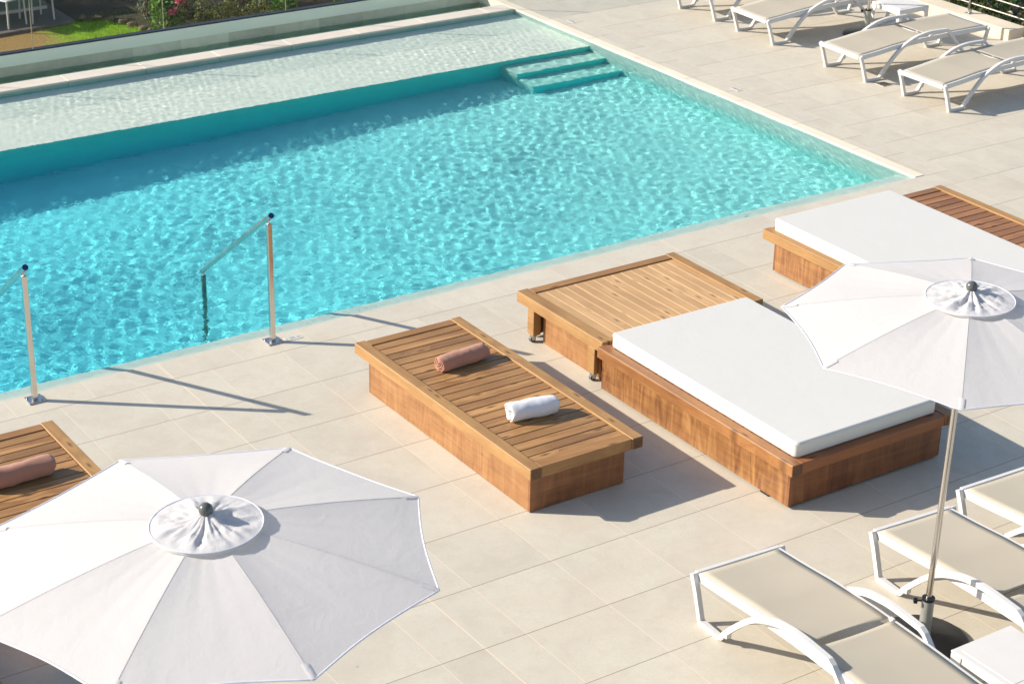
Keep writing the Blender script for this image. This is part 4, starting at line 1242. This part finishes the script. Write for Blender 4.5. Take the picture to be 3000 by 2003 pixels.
# garden stools and a bench box on the shaded terrace
M['gwhite'] = simple('garden_furniture_white', (0.55, 0.56, 0.55), 0.5)
M['gbox'] = simple('grey_green_board', (0.15, 0.19, 0.165), 0.7, var=0.15)
M['rust'] = simple('terracotta', (0.22, 0.075, 0.03), 0.8, var=0.3)
def stool(x_, y_, rz, lab):
    root = empty('garden_chair', (x_, y_, GZ+0.05), rz); tag(root, lab, 'chair', 'pale chairs on the shaded terrace')
    MB().bbox(-0.22, 0.22, -0.22, 0.22, 0.44, 0.465, 0.008).build('seat', M['gwhite'], root)
    for sx in (-1, 1):
        for sy in (-1, 1):
            MB().cyl((sx*0.20, sy*0.20, 0), (sx*0.185, sy*0.185, 0.44), 0.015, 8).build('leg', M['gwhite'], root)
    MB().bbox(-0.21, 0.21, 0.19, 0.215, 0.62, 0.84, 0.006).build('backrest', M['gwhite'], root)
    for sx in (-1, 1): MB().box(sx*0.19-0.012, sx*0.19+0.012, 0.195, 0.212, 0.465, 0.64).build('back_post', M['gwhite'], root)
stool(-2.72, 17.52, R(25), 'pale garden chair nearest the glass joint at the left')
stool(-2.20, 17.62, R(10), 'pale garden chair right of its twin on the shaded terrace')
bx = empty('garden_bench', (-3.0, 18.35, GZ+0.05)); tag(bx, 'grey green board sided bench at the back of the terrace', 'bench')
MB().bbox(-1.3, 1.15, -0.2, 0.2, 0.0, 0.75, 0.01).build('side_board', M['gbox'], bx)
MB().bbox(-1.34, 1.2, -0.24, 0.24, 0.75, 0.79, 0.008).build('seat', M['gwhite'], bx)
MB().bbox(-1.33, 1.18, -0.225, -0.201, 0.0, 0.05, 0.004).build('plinth', M['gwhite'], bx)
pt_ = empty('flower_pot', (-3.05, 18.0, GZ+0.05)); tag(pt_, 'terracotta flower pot in front of the garden bench', 'pot')
pm = MB(); pv = []
for (r_, zz) in ((0.13, 0), (0.20, 0.26), (0.22, 0.27), (0.22, 0.21), (0.19, 0.32), (0.17, 0.25)):
    for j in range(20): pv.append((r_*math.cos(j*math.pi/10), r_*math.sin(j*math.pi/10), zz))
pm.add(pv, [(i*20+j, i*20+(j+1) % 20, (i+1)*20+(j+1) % 20, (i+1)*20+j) for i in range(5) for j in range(20)], True); pm.add(pv[-20:], [tuple(range(20))])
pm.build('pot_body', M['rust'], pt_)
rg = np.random.default_rng(77)
vv, ff = leaves(500, lambda m_: clumpy(rg, [(0, 0, .48, .22, .22, .2), (.1, 0, .6, .14, .14, .12)], m_), 0.05, rg, 0.4)
np_mesh('foliage', vv, ff, M['mixed'], pt_)

# unseen trees, added beyond the garden to throw shade over terrace and beds
M['shade_treeleaf'] = leafmat('shade_tree_leaves', [(0.02, 0.04, 0.01), (0.04, 0.08, 0.015), (0.07, 0.12, 0.03)], 0.5)
def tree(x_, y_, h, rad, lab, seed):
    root = empty('shade_tree', (x_, y_, GZ)); tag(root, lab, 'tree', 'unseen trees added to shade the garden')
    MB().cyl((0, 0, 0), (0.1, 0, h*.7), 0.16, 12, 0.07).build('trunk', M['bark'], root)
    rg = np.random.default_rng(seed)
    el = [(rg.uniform(-.6, .6)*rad, rg.uniform(-.6, .6)*rad, h*(.62+rg.uniform(-.22, .3)), rad*rg.uniform(.35, .5), rad*rg.uniform(.35, .5), h*rg.uniform(.14, .22)) for _ in range(14)]
    vv, ff = leaves(9000, lambda m_: clumpy(rg, el, m_), 0.13, rg, 0.5)
    np_mesh('crown', vv, ff, M['shade_treeleaf'], root)
for q, (x_, y_, h, rad) in enumerate(((-10.9, 23.3, 4.9, 1.9), (-8.0, 26.2, 5.6, 1.8), (-2.3, 26.3, 5.2, 1.8), (-12.9, 21.6, 4.6, 1.9), (0.6, 25.6, 5.0, 1.8))):
    tree(x_, y_, h, rad, ['first', 'second', 'third', 'outermost left', 'outermost right'][q]+' unseen leafy tree added to shade the garden', 200+q)
